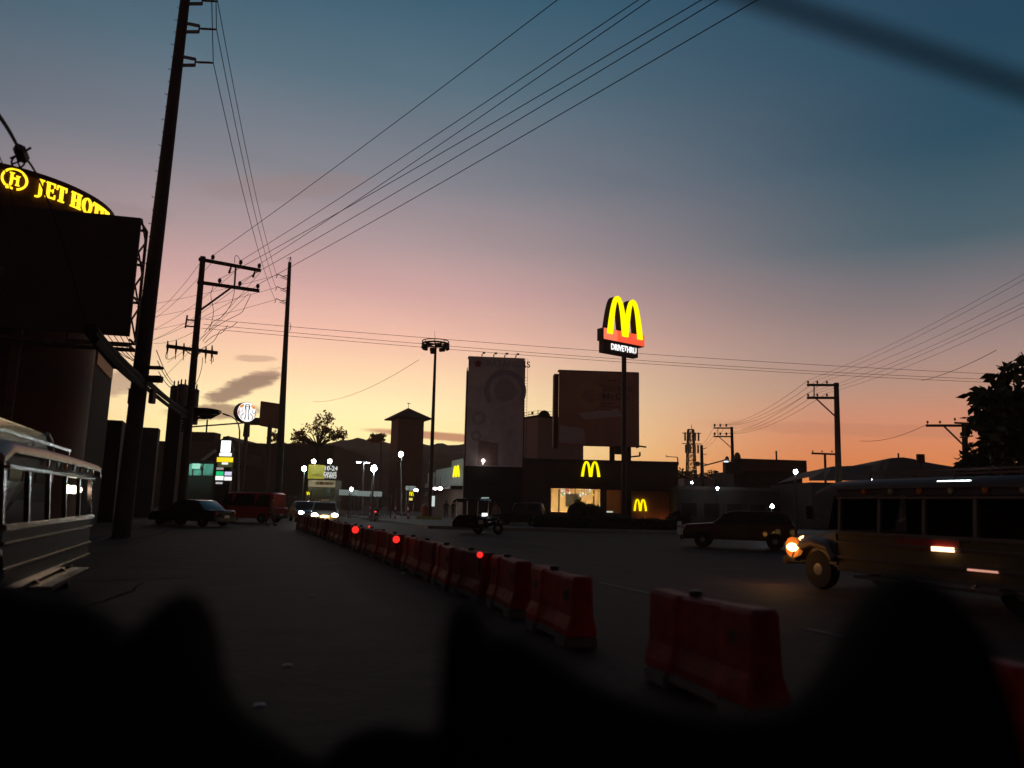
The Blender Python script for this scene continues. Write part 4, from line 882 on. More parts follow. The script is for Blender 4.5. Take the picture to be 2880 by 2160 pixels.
# ------------------------------------------------------------------ drive-through pylon with arches
def arch_strip(q, width, height, depth0, depth1, fn, grow=0.0, y0=0.0):
    # two arches joined in the middle, drawn as a swept band in the u,v plane
    nn_ = 26
    for side_ in (0, 1):
        cx_ = -width * .22 if side_ == 0 else width * .22; a_ = width * .21; pts = []
        for i in range(nn_ + 1):
            t = -1 + 2 * i / nn_; e = 2.35; tt = math.copysign(abs(t) ** .62, t)
            pts.append((cx_ + tt * a_, height * (1 - abs(tt) ** e) * .955))
        pts = [(cx_ - a_, 0)] + pts[1:-1] + [(cx_ + a_, 0)]
        th_ = [lerp(.10, .145, min(1, (1 - p[1] / height) * 1.3)) * width for p in pts]
        eps = .004 * side_
        L_ = []
        for i, p in enumerate(pts):
            p0, p1 = pts[max(i - 1, 0)], pts[min(i + 1, len(pts) - 1)]; dx, dy = p1[0] - p0[0], p1[1] - p0[1]; l_ = math.hypot(dx, dy); nx, ny = -dy / l_, dx / l_
            if i in (0, len(pts) - 1): nx, ny = (-1 if i == 0 else 1) * 1.0, 0
            h_ = th_[i] / 2 + grow; L_.append(((p[0] + nx * h_, p[1] + ny * h_), (p[0] - nx * h_, p[1] - ny * h_)))
        for i in range(len(L_) - 1):
            (o0, i0), (o1, i1) = L_[i], L_[i + 1]
            q.hexa([fn(p[0], p[1], d) for d in (depth0 + eps, depth1 + eps) for p in (o0, i0, i1, o1)])
    return q
D = 66
root = thing('drive_through_pylon', 'tall pylon sign with yellow arches over a red box and DRIVETHRU lettering', 'sign', ground_at(1756, D))
tx = Vector((math.cos(R(36)), math.sin(R(36)), 0)); nm_ = Vector((tx.y, -tx.x, 0))
L0 = P(1698, 920, D - 1.55) - root.location
def pf(u, v, d): return L0 + tx * u + Vector((0, 0, v)) + nm_ * d
zr0 = (P(1698, 954, D - 1.55) - root.location).z - L0.z
Wb = 4.95
q = MB()
def pbox(q, u0, u1, v0, v1, d0, d1): return q.hexa([pf(u, v, d) for d in (d0, d1) for u, v in ((u0, v0), (u1, v0), (u1, v1), (u0, v1))])
pbox(q, 0, Wb, zr0, 0, -.85, -.02); q.build('box_casing', mat('sign_casing', (.05, .008, .008), .5), root, bevel=.02)
for i in range(3):
    q = MB(); pbox(q, Wb * i / 3 + .02, Wb * (i + 1) / 3 - .02, zr0 + .05, -.04, -.015, .02); q.build('red_panel', [glow('sign_coral', (1, .2, .1), 1.05), glow('sign_scarlet', (1, .105, .045), 1.0), glow('sign_scarlet', (0, 0, 0), 1)][i], root)
zd = (P(1698, 988, D - 1.55) - root.location).z - L0.z
q = MB(); pbox(q, .12, Wb * .86, zd, zr0 - .01, -.75, -.1); q.build('lettering_box', mat('sign_dark', (.03, .012, .012), .5), root, bevel=.02)
q = MB(); text_on(q, 'DRIVETHRU', pf(Wb * .5, (zd + zr0) / 2 + .02, -.07), tx, (0, 0, 1), .74, .02, .02, xs=.78); q.build('lettering', glow('sign_white', (1, 1, 1), 1), root)
mw, mh = 4.25, 3.45
fnA = lambda u, v, d: pf(Wb * .5 + u, v - .48, d)
q = MB(); arch_strip(q, mw, mh, .05, .16, fnA); q.build('arch_face', g_yellow, root)
q = MB(); arch_strip(q, mw, mh, -.62, .045, lambda u, v, d: pf(Wb * .5 + u, max(v - .48, .003), d), .01); q.build('arch_shell', mat('arch_brown', (.11, .04, .012), .6), root)
q = MB(); zz_ = L0.z + zd + .4; q.tube([(0, .2, 0), (0, .2, zz_ * .5), (0, .2, zz_)], [.24, .22, .21], 14); q.build('pole', mat('pylon_pole', (.06, .03, .028), .6), root, smooth=True)
q = MB(); q.box((0, .2, .2), (1.0, 1.0, .4)); q.build('plinth', concrete, root, bevel=.03)

# ------------------------------------------------------------------ restaurant
D = 76
a, b_ = P(1301, 1400, D), P(1908, 1400, D); zR = P(1774, 1297, D).z
org = Vector((a.x, D, 0)); Wr = b_.x - a.x
root = thing('restaurant', 'low dark fast-food restaurant with a bright decorated window and yellow arches', 'building', org)
def rx(px): return (P(px, 1400, D) - org).x
def rzv(px, py): return P(px, py, D).z
brw = mat('restaurant_wall', (.085, .055, .045), .8, var=.2, scale=.6)
wz0, wz1 = 1.0, rzv(1620, 1375); w0, w1 = rx(1546), rx(1689); v0, v1 = rx(1706), rx(1751)
def fw(x0, x1, z0, z1, m=brw, y0=0, y1=.3, name='wall'):
    q = MB(); q.box(((x0 + x1) / 2, (y0 + y1) / 2, (z0 + z1) / 2), (x1 - x0, y1 - y0, z1 - z0)); return q.build(name, m, root)
fw(0, w0, 0, zR); fw(w1, v0, 0, wz1); fw(v1, Wr, 0, zR - .0); fw(w0, v1, wz1, zR); fw(w0, w1, 0, wz0); fw(v0, v1, 0, wz0)
lft = Vector((-6.0, 20, 0)).normalized()
q = MB(); wl = 20.8
for (s0, s1, zz0, zz1) in ((0, 5.2, 3.35, zR - .1), (5.2, 13.6, 3.35, zR - .75), (15.0, 18.6, 2.6, zR - .95), (18.6, 20.2, 2.4, 3.9)):
    p0, p1 = lft * s0, lft * s1; q2 = MB(); q2.hexa([Vector((p.x + dx, p.y, z)) for z in (zz0, zz1) for p, dx in ((p0, -.05), (p0, .25), (p1, .25), (p1, -.05))]); q2.build('side_panel', mat('pale_cladding', (.42, .46, .45), .6, var=.15, scale=1.2), root)
q = MB(); p1 = lft * wl; q.hexa([Vector((p.x + dx, p.y, z)) for z in (0, 3.3) for p, dx in ((Vector((0, 0, 0)), 0.0), (Vector((0, 0, 0)), .3), (p1, .3), (p1, .0))]); q.build('side_wall', mat('side_brown', (.13, .085, .07), .8, var=.3), root)
q = MB(); q.hexa([Vector((p.x + dx, p.y, z)) for z in (3.0, 3.3) for p, dx in ((Vector((0, 0.2, 0)), -1.2), (Vector((0, .2, 0)), -.06), (p1, -.06), (p1, -1.2))]); q.build('side_canopy', dk, root)
q = MB(); q.box((Wr / 2, 10, zR - .12), (Wr - .1, 19.3, .2)); q.build('roof', dk, root)
fw(-.06, Wr + .06, zR - .3, zR + .04, dk2, -.08, .0, 'fascia')
fw(0, Wr, 0, zR - .3, brw, 19.5, 19.8, 'back_wall'); fw(Wr - .3, Wr, 0, zR - .3, brw, .3, 19.5, 'end_wall')
cream = mat('cream_interior', (.72, .5, .28), .7, var=.12); 
fw(w0 - .6, v1 + .6, .05, .15, mat('floor_tile', (.3, .2, .12), .4), .3, 6.2, 'interior_floor')
fw(w0 - .6, v1 + .6, .15, wz1 + .5, cream, 6.0, 6.2, 'interior_wall')
fw(w0 - .75, w0 - .6, .15, wz1 + .5, cream, .3, 6.0, 'interior_wall'); fw(v0 - .12, v0 - .02, .15, wz1 + .5, cream, .3, 6.0, 'interior_wall'); fw(v1 + .6, v1 + .75, .15, wz1 + .5, mat('amber_interior', (.4, .2, .1), .8), .3, 6.0, 'interior_wall')
fw(w0 - .6, v1 + .6, wz1 + .5, wz1 + .6, cream, .3, 6.2, 'ceiling')
fw(w0 + 2.0, w0 + 3.4, 1.6, 2.9, mat('menu_dark', (.03, .025, .02), .4), 5.85, 5.98, 'menu_board')
for x in (w0 + .8, w0 + 2.6, w0 + 4.3): fw(x - .6, x + .6, wz1 + .42, wz1 + .48, glow('ceiling_warm', (1, .78, .42), 120.0), 2.2, 3.0, 'ceiling_light')
fw(v0 + .3, v1 - .3, wz1 + .42, wz1 + .48, glow('ceiling_amber', (1, .5, .2), 12), 3.0, 3.4, 'ceiling_light')
gl = glassmat('clear_glass')
n_ = 2
for i in range(n_):
    x0, x1 = w0 + (w1 - w0) * i / n_, w0 + (w1 - w0) * (i + 1) / n_
    q = MB(); q.box(((x0 + x1) / 2, .12, (wz0 + wz1) / 2), (x1 - x0 - .06, .02, wz1 - wz0 - .06)); q.build('pane', gl, root)
for i in range(n_ + 1):
    x0 = w0 + (w1 - w0) * i / n_; fw(x0 - .035, x0 + .035, wz0, wz1, mat('mullion', (.06, .035, .02), .5), .07, .17, 'mullion')
q = MB(); q.box(((v0 + v1) / 2, .12, (wz0 + wz1) / 2), (v1 - v0, .02, wz1 - wz0)); q.build('pane', gl, root)
fw(v0 + .05, v0 + .7, 1.05, 1.2, glow('counter_lamp', (1, .92, .7), 1.6), .6, .8, 'counter_lamp')
fw(w0 + .1, w0 + .25, .2, wz1, mat('pillar_dark', (.05, .03, .02), .6), 2.0, 2.2, 'interior_pillar'); fw(w0 + 1.0, w0 + 1.14, .2, wz1, mat('pillar_dark', (0, 0, 0)), 2.4, 2.6, 'interior_pillar'); fw(w1 - .5, w1 - .36, .2, wz1, mat('pillar_dark', (0, 0, 0)), 2.0, 2.2, 'interior_pillar')
# arches on the wall
def wall_arch(px0, px1, py0, py1, nm='arches', dep=.18):
    x0, x1, z0, z1 = rx(px0), rx(px1), rzv((px0 + px1) / 2, py1), rzv((px0 + px1) / 2, py0)
    q = MB(); arch_strip(q, (x1 - x0) * 1.0, (z1 - z0), 0, .06, lambda u, v, d: Vector(((x0 + x1) / 2 + u, -dep - d, z0 + v))); q.build(nm, g_yellow, root)
    q = MB(); arch_strip(q, (x1 - x0) * 1.0, (z1 - z0), .005, dep, lambda u, v, d: Vector(((x0 + x1) / 2 + u, -d + .003, z0 + v)), -.005); q.build('arch_return', mat('arch_brown', (0, 0, 0)), root)
wall_arch(1633, 1687, 1298, 1341)
q = MB(); lp = lft * 2.4
arch_strip(q, 2.9, 1.05, .06, .12, lambda u, v, d: lft * (2.6 + u) + Vector((-d - .05, 0, 4.25 + v))); q.build('arches', g_yellow, root)
# forecourt wall with arches and warm light
a2, b2 = P(1777, 1400, 73.5), P(1898, 1400, 73.5)
t = thing('forecourt_wall', 'brown warm-lit wall panel with small yellow arches right of the pylon pole', 'wall', Vector(((a2.x + b2.x) / 2, 73.5, 0)))
hw2 = (b2.x - a2.x) / 2; zf = P(1835, 1382, 73.5).z
q = MB(); q.box((0, .15, zf / 2), (hw2 * 2, .3, zf)); q.build('panel', mat('orange_brown_wall', (.34, .15, .08), .7, var=.2), t)
q = MB(); q.box((0, -.25, zf + .08), (hw2 * 2 + .2, 1.0, .12)); q.build('coping', dk, t)
z0, z1 = P(1800, 1437, 73.5).z, P(1800, 1404, 73.5).z; xm = P(1800, 1400, 73.5).x - t.location.x
q = MB(); arch_strip(q, 1.25, z1 - z0, 0, .05, lambda u, v, d: Vector((xm + u, -.12 - d, z0 + v))); q.build('arches', g_yellow, t)
q = MB()
for s_ in (.35, .75): q.box((hw2 * (2 * s_ - 1), -.6, .35), (.5, .12, .1))
q.build('ground_light', glow('ground_amber', (1, .42, .12), 6), t)
q = MB(); xx = P(1865, 1400, 73).x - t.location.x; q.tube([(xx, -.6, 0), (xx, -.6, P(1865, 1407, 73).z)], .035, 6); q.box((xx, -.6, P(1865, 1405, 73).z), (.4, .1, .08)); q.build('menu_stand', mat('stand_red', (.35, .12, .1), .5), t)
# hanging decorations
rnd = random.Random(4)
cols = [glow('deco_red', (1, .06, .03), .9), glow('deco_yellow', (1, .7, .1), 1.0), glow('deco_green', (.25, .8, .2), .9), glow('deco_white', (1, 1, 1), 1.6), glow('deco_pink', (1, .5, .45), .9)]
for k in range(24):
    f = rnd.random(); 
    f = rnd.choice((rnd.gauss(.3, .07), rnd.gauss(.7, .07), rnd.uniform(.15, .9)))
    x = org.x + w0 + (w1 - w0) * min(.95, max(.08, f)); z = wz1 - rnd.uniform(.08, .62); s_ = rnd.uniform(.1, .2)
    q = MB(); y = D + rnd.uniform(.6, 1.6); q.tube([(x, y, wz1 + .48), (x, y, z + s_)], .012, 4); q.add([Vector((x, y, z)) + Vector(v) * s_ for v in ((0, 0, 1), (.7, 0, .2), (0, .7, .2), (-.7, 0, .2), (0, -.7, .2), (0, 0, -1))], [(0, 1, 2), (0, 2, 3), (0, 3, 4), (0, 4, 1), (5, 2, 1), (5, 3, 2), (5, 4, 3), (5, 1, 4)])
    o = q.build('hanging_decoration', cols[rnd.choice((0, 1, 1, 2, 3, 3, 4, 0))]); tag(o, 'small bright lantern hanging along the top of the restaurant window', 'decoration', 'decorations in the restaurant window')  # each decoration carries its colour as emission
# ------------------------------------------------------------------ right-hand buildings
D = 92
root = thing('shop_building', 'dark flat-fronted shop with two rounded finials on its parapet', 'building', ground_at(2150, D))
def RL(px, py, d=D): return P(px, py, d) - root.location
a, b_ = RL(2037, 1303), RL(2264, 1299); lo = RL(2256, 1328); l2 = RL(2056, 1335)
q = MB(); q.hexa([(l2.x + .3, 0, 0), (lo.x, 0, 0), (lo.x, 10, 0), (l2.x + .3, 10, 0), (l2.x + .3, 0, lo.z), (lo.x, 0, lo.z), (lo.x, 10, lo.z), (l2.x + .3, 10, lo.z)]); q.build('wall', dk, root)
t0 = RL(2080, 1290); t1 = RL(2264, 1296)
q = MB(); q.hexa([(t0.x, -.5, lo.z), (t1.x, -.5, lo.z), (t1.x, 3, lo.z), (t0.x, 3, lo.z), (t0.x, -.5, t0.z), (t1.x, -.5, t1.z), (t1.x, 3, t1.z), (t0.x, 3, t0.z)]); q.build('sign_parapet', mat('parapet_brown', (.12, .06, .04), .8), root)
q = MB(); s0, s1 = RL(2037, 1332), RL(2062, 1300); q.box(((s0.x + s1.x) / 2, 0, (s0.z + s1.z) / 2), (s1.x - s0.x, 1.2, s1.z - s0.z)); s0, s1 = RL(2060, 1332), RL(2082, 1292); q.box(((s0.x + s1.x) / 2, 0, (s0.z + s1.z) / 2), (s1.x - s0.x, 1.4, s1.z - s0.z)); q.build('pier', dk2, root)
for (x, y0, r_, h_) in ((2045, 1302, 6.5, 19), (2074, 1295, 9.5, 23)):
    c = RL(x, y0); u_ = D / FPX; q = MB(); q.lathe((c.x, 0, c.z), [(r_ * u_, 0), (r_ * u_ * 1.0, h_ * u_ * .35), (r_ * u_ * .86, h_ * u_ * .65), (r_ * u_ * .55, h_ * u_ * .9), (.02, h_ * u_)], 14); q.build('finial', mat('finial_brown', (.2, .1, .06), .8), root, smooth=True)
q = MB(); c = RL(2188, 1293); q.bar((c.x, .5, c.z - .4), (c.x, .5, RL(2187, 1267).z), .16); q.build('roof_post', black, root)
q = MB(); c = RL(2272, 1336); q.bar((lo.x, 0, c.z + .3), (c.x + .6, 0, c.z - .1), .07); q.build('stay', black, root)
# pale low wall under the ragged trees
block('low_house', 'low pinkish pale house wall under the ragged trees', 1925, 2012, 1346, 100, 8, mat('pink_wall', (.34, .26, .25), .8), parap=False)
block('row_shops', 'long low dark row of shops behind the maroon car', 1905, 2480, 1374, 70, 9, dk2, wins=(9, (1.5,), 1.6, 1.4))
# broad low roof
D = 62
root = thing('pavilion', 'broad low building with a shallow hipped roof behind the yellow jeepney', 'building', ground_at(2510, D))
def RL(px, py, d=D): return P(px, py, d) - root.location
prof = [(2275, 1342), (2318, 1322), (2340, 1312), (2452, 1308), (2482, 1296), (2506, 1288), (2540, 1286), (2566, 1290), (2600, 1299), (2640, 1306), (2690, 1314), (2900, 1322)]
q = MB(); n0 = len(prof)
for px, py in prof:
    p = RL(px, py, D + 4); e = RL(px, 1352, D); q.v += [Vector((e.x, 0, e.z)), Vector((p.x, 4, p.z)), Vector((p.x, 12, p.z - .3))]
for i in range(n0 - 1):
    for k in range(2): q.f.append((i * 3 + k, i * 3 + 3 + k, i * 3 + 4 + k, i * 3 + 1 + k)); q.m.append(0)
q.build('roof', mat('pavilion_roof', (.12, .075, .055), .75, var=.2), root)
e0, e1 = RL(2278, 1352), RL(2890, 1362); q = MB(); q.box(((e0.x + e1.x) / 2, 5.5, min(e0.z, e1.z) / 2 - .05), (e1.x - e0.x - .6, 10, min(e0.z, e1.z) - .1)); q.build('wall', dk, root)
q = MB(); p = RL(2527, 1286, D + 4); q.tube([(p.x, 4, p.z - .1), (p.x, 4, p.z + .35)], .07, 8); q.build('finial', black, root)
q = MB(); c, d_ = RL(2617, 1298), RL(2635, 1273); q.box(((c.x + d_.x) / 2, 2, (c.z + d_.z) / 2), (d_.x - c.x, .3, d_.z - c.z)); q.bar(((c.x + d_.x) / 2, 2, c.z - .8), ((c.x + d_.x) / 2, 2, c.z), .1); q.build('roof_sign', mat('roof_sign_red', (.09, .03, .025), .7), root)
# lattice tower
D = 240
root = thing('lattice_tower', 'slender lattice telecom tower on the orange horizon', 'tower', ground_at(1945, D))
zt = P(1945, 1200, D).z; q = MB(); hb, ht = 1.75, .8
def lt(z): return hb + (ht - hb) * min(1, z / zt)
for sx_, sy_ in ((-1, -1), (1, -1), (1, 1), (-1, 1)): q.bar((sx_ * hb, sy_ * hb, 0), (sx_ * ht, sy_ * ht, zt * .96), .34)
k = 0; z = 0
while z < zt * .94:
    z2 = z + 2.4; a_, c_ = lt(z), lt(z2)
    for (x0, y0), (x1, y1) in (((-1, -1), (1, -1)), ((1, -1), (1, 1)), ((1, 1), (-1, 1)), ((-1, 1), (-1, -1))):
        q.bar((x0 * a_, y0 * a_, z), (x1 * c_, y1 * c_, z2), .16); q.bar((x1 * a_, y1 * a_, z), (x0 * c_, y0 * c_, z2), .16); q.bar((x0 * c_, y0 * c_, z2), (x1 * c_, y1 * c_, z2), .16)
    z = z2
q.build('lattice', rust, root)
for zz, s_ in ((zt * .88, 2.1), (zt * .74, 1.9)):
    for x in (-s_, -s_ * .3, s_ * .5, s_): q = MB(); q.box((x, -1.4, zz), (.5, .4, 2.6)); q.build('panel_antenna', steel, root)
q = MB(); q.bar((-3, -1.2, zt * .8), (3, -1.2, zt * .8), .2); q.bar((-3, -1.2, zt * .92), (3, -1.2, zt * .92), .2); q.bar((.3, 0, zt * .95), (.3, 0, zt * 1.02), .15); q.build('platform', rust, root)
for zz in (zt * .57,): q = MB(); q.lathe((1.6, -1.8, zz), [(.2, .3), (.7, 0), (.75, -.3)], 12, 'Y'); q.build('dish_antenna', black, root)

# ------------------------------------------------------------------ lamps
def lamp_post(label, px, py, D, pole_px=None, m=g_white, size=.3, arms=None, r=.06, group='lit lamps along the street', ybase=None, name='street_lamp', dark=False):
    pole_px = pole_px or px; base = ground_at(pole_px, D); root = thing(name, label, 'street lamp', base, 0, group); c = P(px, py, D) - base
    q = MB(); q.tube([(0, 0, 0), (c.x * .5, 0, c.z * .5), (c.x, .1, c.z + .1)], [r * 1.4, r * 1.1, r], 8); q.build('pole', black if dark else steel, root)
    if arms:
        for ax_, az_ in arms:
            q = MB(); q.bar((c.x, .1, c.z + .08), (c.x + ax_, 0, c.z + az_), .07); q.build('arm', steel, root)
            q = MB(); q.box((c.x + ax_, 0, c.z + az_), (size * 1.7, size, size * .4)); h = q.build('lamp_head', steel, root, bevel=.03); q = MB(); q.box((c.x + ax_, -.02, c.z + az_ - size * .26), (size * 1.5, size * .9, size * .18)); q.build('bulb', m, h)
    else:
        q = MB(); q.box((c.x, .12, c.z), (size * 1.5, size * .5, size * 1.1)); h = q.build('lamp_head', black, root, bevel=.03); q = MB(); q.sphere((c.x, -.1, c.z), size, 12, 8, (.9, .5, 1)); q.build('bulb', m, h, smooth=True)
    return root
lamp_post('white lamp with tall glow beside the olive menu board', 856, 1318, 78, 850, g_green, .25)
lamp_post('greenish white lamp high in front of the roofed tower', 1128, 1278, 82, 1131, g_green, .28, r=.09)
lamp_post('brightest white floodlight on a thin pole left of the ring mast', 1052, 1318, 62, 1047, g_cool, .26)
lamp_post('double-armed lamp left of the brightest floodlight', 1023, 1301, 86, 1022, g_cool, .3, [(-.55, .1), (.4, .05)])
lamp_post('small white lamp behind the round sign post', 685, 1281, 100, 686, g_white, .24)
lamp_post('white lamp on the dark shop front right of the arched parapet', 2236, 1327, 58, 2240, g_cool, .17, r=.03, dark=True)
lamp_post('white lamp low in front of the yellow jeepney', 2170, 1424, 40, 2172, g_cool, .1, r=.02, dark=True)
lamp_post('small white lamp on the pink house wall', 1945, 1357, 90, 1945, g_cool, .13, r=.03, dark=True)
lamp_post('small white lamp right of the pink house', 2017, 1374, 68, 2018, g_cool, .12, r=.03, dark=True)
lamp_post('tiny white lamp under the broad low roof', 2450, 1352, 58, 2450, g_cool, .09, r=.03)
lamp_post('tiny white lamp left of the striped bollards', 989, 1376, 74, 989, g_white, .17, r=.04)
base = ground_at(1977, 72); root = thing('street_lamp', 'dark street lamp whose long arm points right to a pale head before the finials', 'street lamp', base, 0, 'lit lamps along the street')
q = MB(); tp = P(1973, 1252, 72) - base; q.tube([(0, 0, 0), tp], [.24, .13], 10); q.build('pole', wood, root)
for k, y in enumerate((1263, 1278, 1303)):
    c = P(1974, y, 72) - base; q = MB(); q.bar(c + Vector((-.15, 0, 0)), c + Vector((.45, 0, .12 - .1 * k)), .06); q.build('spike', steel, root)
a, e = P(1974, 1311, 72) - base, P(2036, 1295, 72) - base; q = MB(); q.bar(a, e, .12); q.build('arm', steel, root); q = MB(); q.box(e + Vector((.2, 0, .02)), (.44, .3, .2)); h = q.build('lamp_head', whitep, root, bevel=.04); q = MB(); q.box(e + Vector((.2, -.05, -.12)), (.36, .26, .06)); q.build('bulb', glow('lamp_dimcool', (.8, .92, 1), 2.0), h)
base = ground_at(672, 68); root = thing('street_lamp', 'unlit curved-arm street lamp left of the round sign', 'street lamp', base)
q = MB(); q.tube([(0, 0, 0), P(674, 1210, 68) - base], [.11, .07], 8); q.build('pole', steel, root)
q = MB(); q.tube([P(*p_, 68) - base for p_ in ((674, 1212), (671, 1195), (664, 1182), (652, 1172), (640, 1167))], [.06, .06, .05, .05, .05], 6); q.build('arm', steel, root); q = MB(); q.bar(P(645, 1170, 68) - base, P(626, 1163, 68) - base, .28, .14); q.build('lamp_head', black, root, bevel=.04)
base = ground_at(1951, 79); root = thing('roof_mast', 'thin antenna mast with a bent top at the end of the restaurant roof', 'mast', base)
q = MB(); z = P(1906, 1286, 79).z; x_ = P(1906, 1286, 79).x - base.x; q.bar((x_, 0, 6), (x_, 0, z), .1); q.bar((x_, 0, z), (x_ - 1.15, 0, z + .05), .07); q.bar((x_ - 1.15, 0, z), (x_ - 1.15, 0, z + .2), .06); q.build('mast', steel, root)

# ------------------------------------------------------------------ menu board shop and drive-through clutter
D = 80
root = thing('shop_building', 'small shop with an olive lit board and black white-lettered signs on its roof', 'building', ground_at(900, D))
def RL(px, py, d=D): return P(px, py, d) - root.location
def pl(x0, y0, x1, y1, m, nm, dd=0, th=.1):
    a, b_ = RL(x0, y1), RL(x1, y0); q = MB(); q.box(((a.x + b_.x) / 2, dd, (a.z + b_.z) / 2), (b_.x - a.x, th, b_.z - a.z)); return q.build(nm, m, root)
pl(862, 1350, 944, 1408, mat('shop_wall', (.22, .19, .13), .7), 'wall', 1.5, 2.8)
pl(866, 1308, 913, 1346, glow('olive_board', (.3, .27, .03), .85), 'board', 0, .2)
pl(914, 1309, 945, 1347, black, 'board', .02, .2)
for (txt, x, y, s_) in (('10-24', 931, 1318, .62), ('DRIVE', 929, 1333, .5), ('THRU', 929, 1341, .5)):
    q = MB(); p = RL(x, y); text_on(q, txt, (p.x, -.11, p.z), (1, 0, 0), (0, 0, 1), s_, .012, .01); q.build('lettering', glow('sign_dimwhite', (.75, .75, .7), .8), root)
q = MB(); p = RL(893, 1336); text_on(q, 'coffee', (p.x, -.12, p.z), (1, 0, 0), (0, 0, 1), .4, 0, .01); q.build('lettering', mat('olive_letter', (.2, .17, .04), .6), root)
pl(867, 1352, 943, 1369, glow('menu_tan', (.34, .27, .17), .55), 'menu_strip', .05, .1)
for x in (893, 906, 920, 932):
    q = MB(); p = RL(x, 1359); q.sphere((p.x, -.03, p.z), .26, 10, 6, (1, .3, .7)); q.build('menu_picture', mat('menu_brown%d' % (x % 3), ((.3, .12, .05), (.12, .1, .05), (.4, .3, .15))[x % 3], .6), root)
for x in (884, 929):
    q = MB(); p = RL(x, 1298); q.tube([RL(x, 1309), p, p + Vector((0, -.15, .1))], .04, 6); h = q.build('lamp_arm', steel, root); q = MB(); q.sphere(p + Vector((0, -.25, 0)), .22, 10, 6, (1, .6, 1)); q.build('bulb', g_white, h)
pl(919, 1375, 928, 1395, mat('pale_blue_poster', (.3, .4, .45), .6), 'poster', .06, .05)
pl(873, 1380, 876, 1408, dk, 'post', .0, .1)
q = MB(); p = RL(868, 1388); arch_strip(q, .45, .3, .0, .04, lambda u, v, d: Vector((p.x + u, -.4 - d, p.z - .15 + v))); q.build('arches', g_yellow, root)
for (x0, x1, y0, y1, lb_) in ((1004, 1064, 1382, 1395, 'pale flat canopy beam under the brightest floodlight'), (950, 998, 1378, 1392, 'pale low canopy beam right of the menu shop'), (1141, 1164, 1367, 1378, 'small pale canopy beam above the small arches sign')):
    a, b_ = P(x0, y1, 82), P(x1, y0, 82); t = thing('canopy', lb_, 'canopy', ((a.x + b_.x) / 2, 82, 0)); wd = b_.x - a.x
    q = MB(); q.box((0, 1.2, (a.z + b_.z) / 2), (wd, 2.6, b_.z - a.z)); q.build('beam', glow('floodlit_glow', (.6, .72, .68), .22), t, bevel=.02)  # weak emission stands in for floodlight falling on the beam
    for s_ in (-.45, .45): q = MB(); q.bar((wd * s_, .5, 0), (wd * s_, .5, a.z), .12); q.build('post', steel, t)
t = thing('wall_washer', 'row of white floodlights on the canopy washing the pale side wall', 'floodlight', org + Vector((-1.0, 5, 3.3)) + lft * 4)
for k in range(3):
    q = MB(); p = lft * (k * 4.2 - 3); q.box(p + Vector((-.1, 0, .12)), (.3, .5, .2)); h = q.build('lamp_head', black, t); q = MB(); q.box(p + Vector((.06, 0, .14)), (.02, .4, .12)); q.build('bulb', glow('washer', (.86, .95, 1), 70), h)
for px, sz in ((1224, .16), (1238, .2), (1170, .18)):
    p = P(px, 1374 if px > 1200 else 1379, 78); t = thing('canopy_light', 'white round lamp under the side canopy, %s' % {1224: 'left of a close pair', 1238: 'right of a close pair', 1170: 'alone beside the small arches sign'}[px], 'lamp', p)
    q = MB(); q.sphere((0, 0, 0), sz, 12, 6, (1.2, .8, .7)); h = q.build('bulb', g_white, t); q = MB(); q.box((0, .1, .16), (.4, .3, .06)); q.build('mount', black, t); q = MB(); q.bar((0, .1, .18), (0, .1, 1.2), .04); q.build('hanger', black, t)
D = 76
t = thing('small_arches_sign', 'small pole sign with yellow arches over a yellow plate', 'sign', ground_at(1149, D))
def RL2(px, py): return P(px, py, D) - t.location
a, b_ = RL2(1148, 1413), RL2(1166, 1381); q = MB(); q.box(((a.x + b_.x) / 2, 0, (a.z + b_.z) / 2), (b_.x - a.x, .25, b_.z - a.z)); q.build('casing', black, t, bevel=.03)
q = MB(); p = RL2(1157, 1395); arch_strip(q, .46, .42, .13, .16, lambda u, v, d: Vector((p.x + u, -d, p.z + v))); q.build('arches', g_yellow, t)
p = RL2(1156, 1404); q = MB(); q.box((p.x, -.14, p.z), (.34, .03, .24)); q.build('plate', glow('plate_yellow', (1, .8, .15), .8), t)
q = MB(); q.bar((0, .05, 0), (.02, .05, b_.z - .2), .09); q.build('post', steel, t)
# striped bollards with a chain
st_w, st_r = mat('bollard_white', (.6, .55, .5), .6), mat('bollard_red', (.5, .05, .03), .6)
for i, (px, H_, lb_) in enumerate(((1043, 1.3, 'left of the chained pair pole'), (1114, 1.3, 'at the left end of the chain'), (1150, 1.3, 'at the right end of the chain'))):
    t = thing('bollard', 'red and white striped bollard ' + lb_, 'bollard', ground_at(px, 67), 0, 'striped bollards at the car park'); t.location.z = .14
    for k in range(5): q = MB(); q.lathe((0, 0, 0), [(.09, k * .26), (.09, k * .26 + .26)], 10); q.build('band', st_r if k % 2 == 0 else st_w, t)
    q = MB(); q.bar((0, 0, 1.3), (0, 0, 2.8 if i else 3.8), .05); q.build('rod', steel, t)
wire(P(1114, 1446, 67), P(1150, 1448, 67), sag=.03, r=.04, label='pale chain hung between the two right striped bollards', name='chain', cat='chain'); wire(P(1005, 1446, 67), P(1043, 1448, 67), sag=.02, r=.03, label='pale chain running left from the left striped bollard', name='chain', cat='chain')
t = thing('waste_bin', 'orange bin standing on the yellow kerb left of the ring mast', 'bin', ground_at(1197, 70)); t.location.z = .3
q = MB(); q.lathe((0, 0, 0), [(.26, 0), (.33, .9), (.36, .92), (.3, 1.02)], 12); q.build('body', mat('bin_orange', (.5, .12, .05), .5), t); q = MB(); q.lathe((0, 0, 1.02), [(.3, 0), (.2, .16), (.05, .2)], 12); q.build('lid', mat('bin_lid', (.4, .3, .25), .5), t)
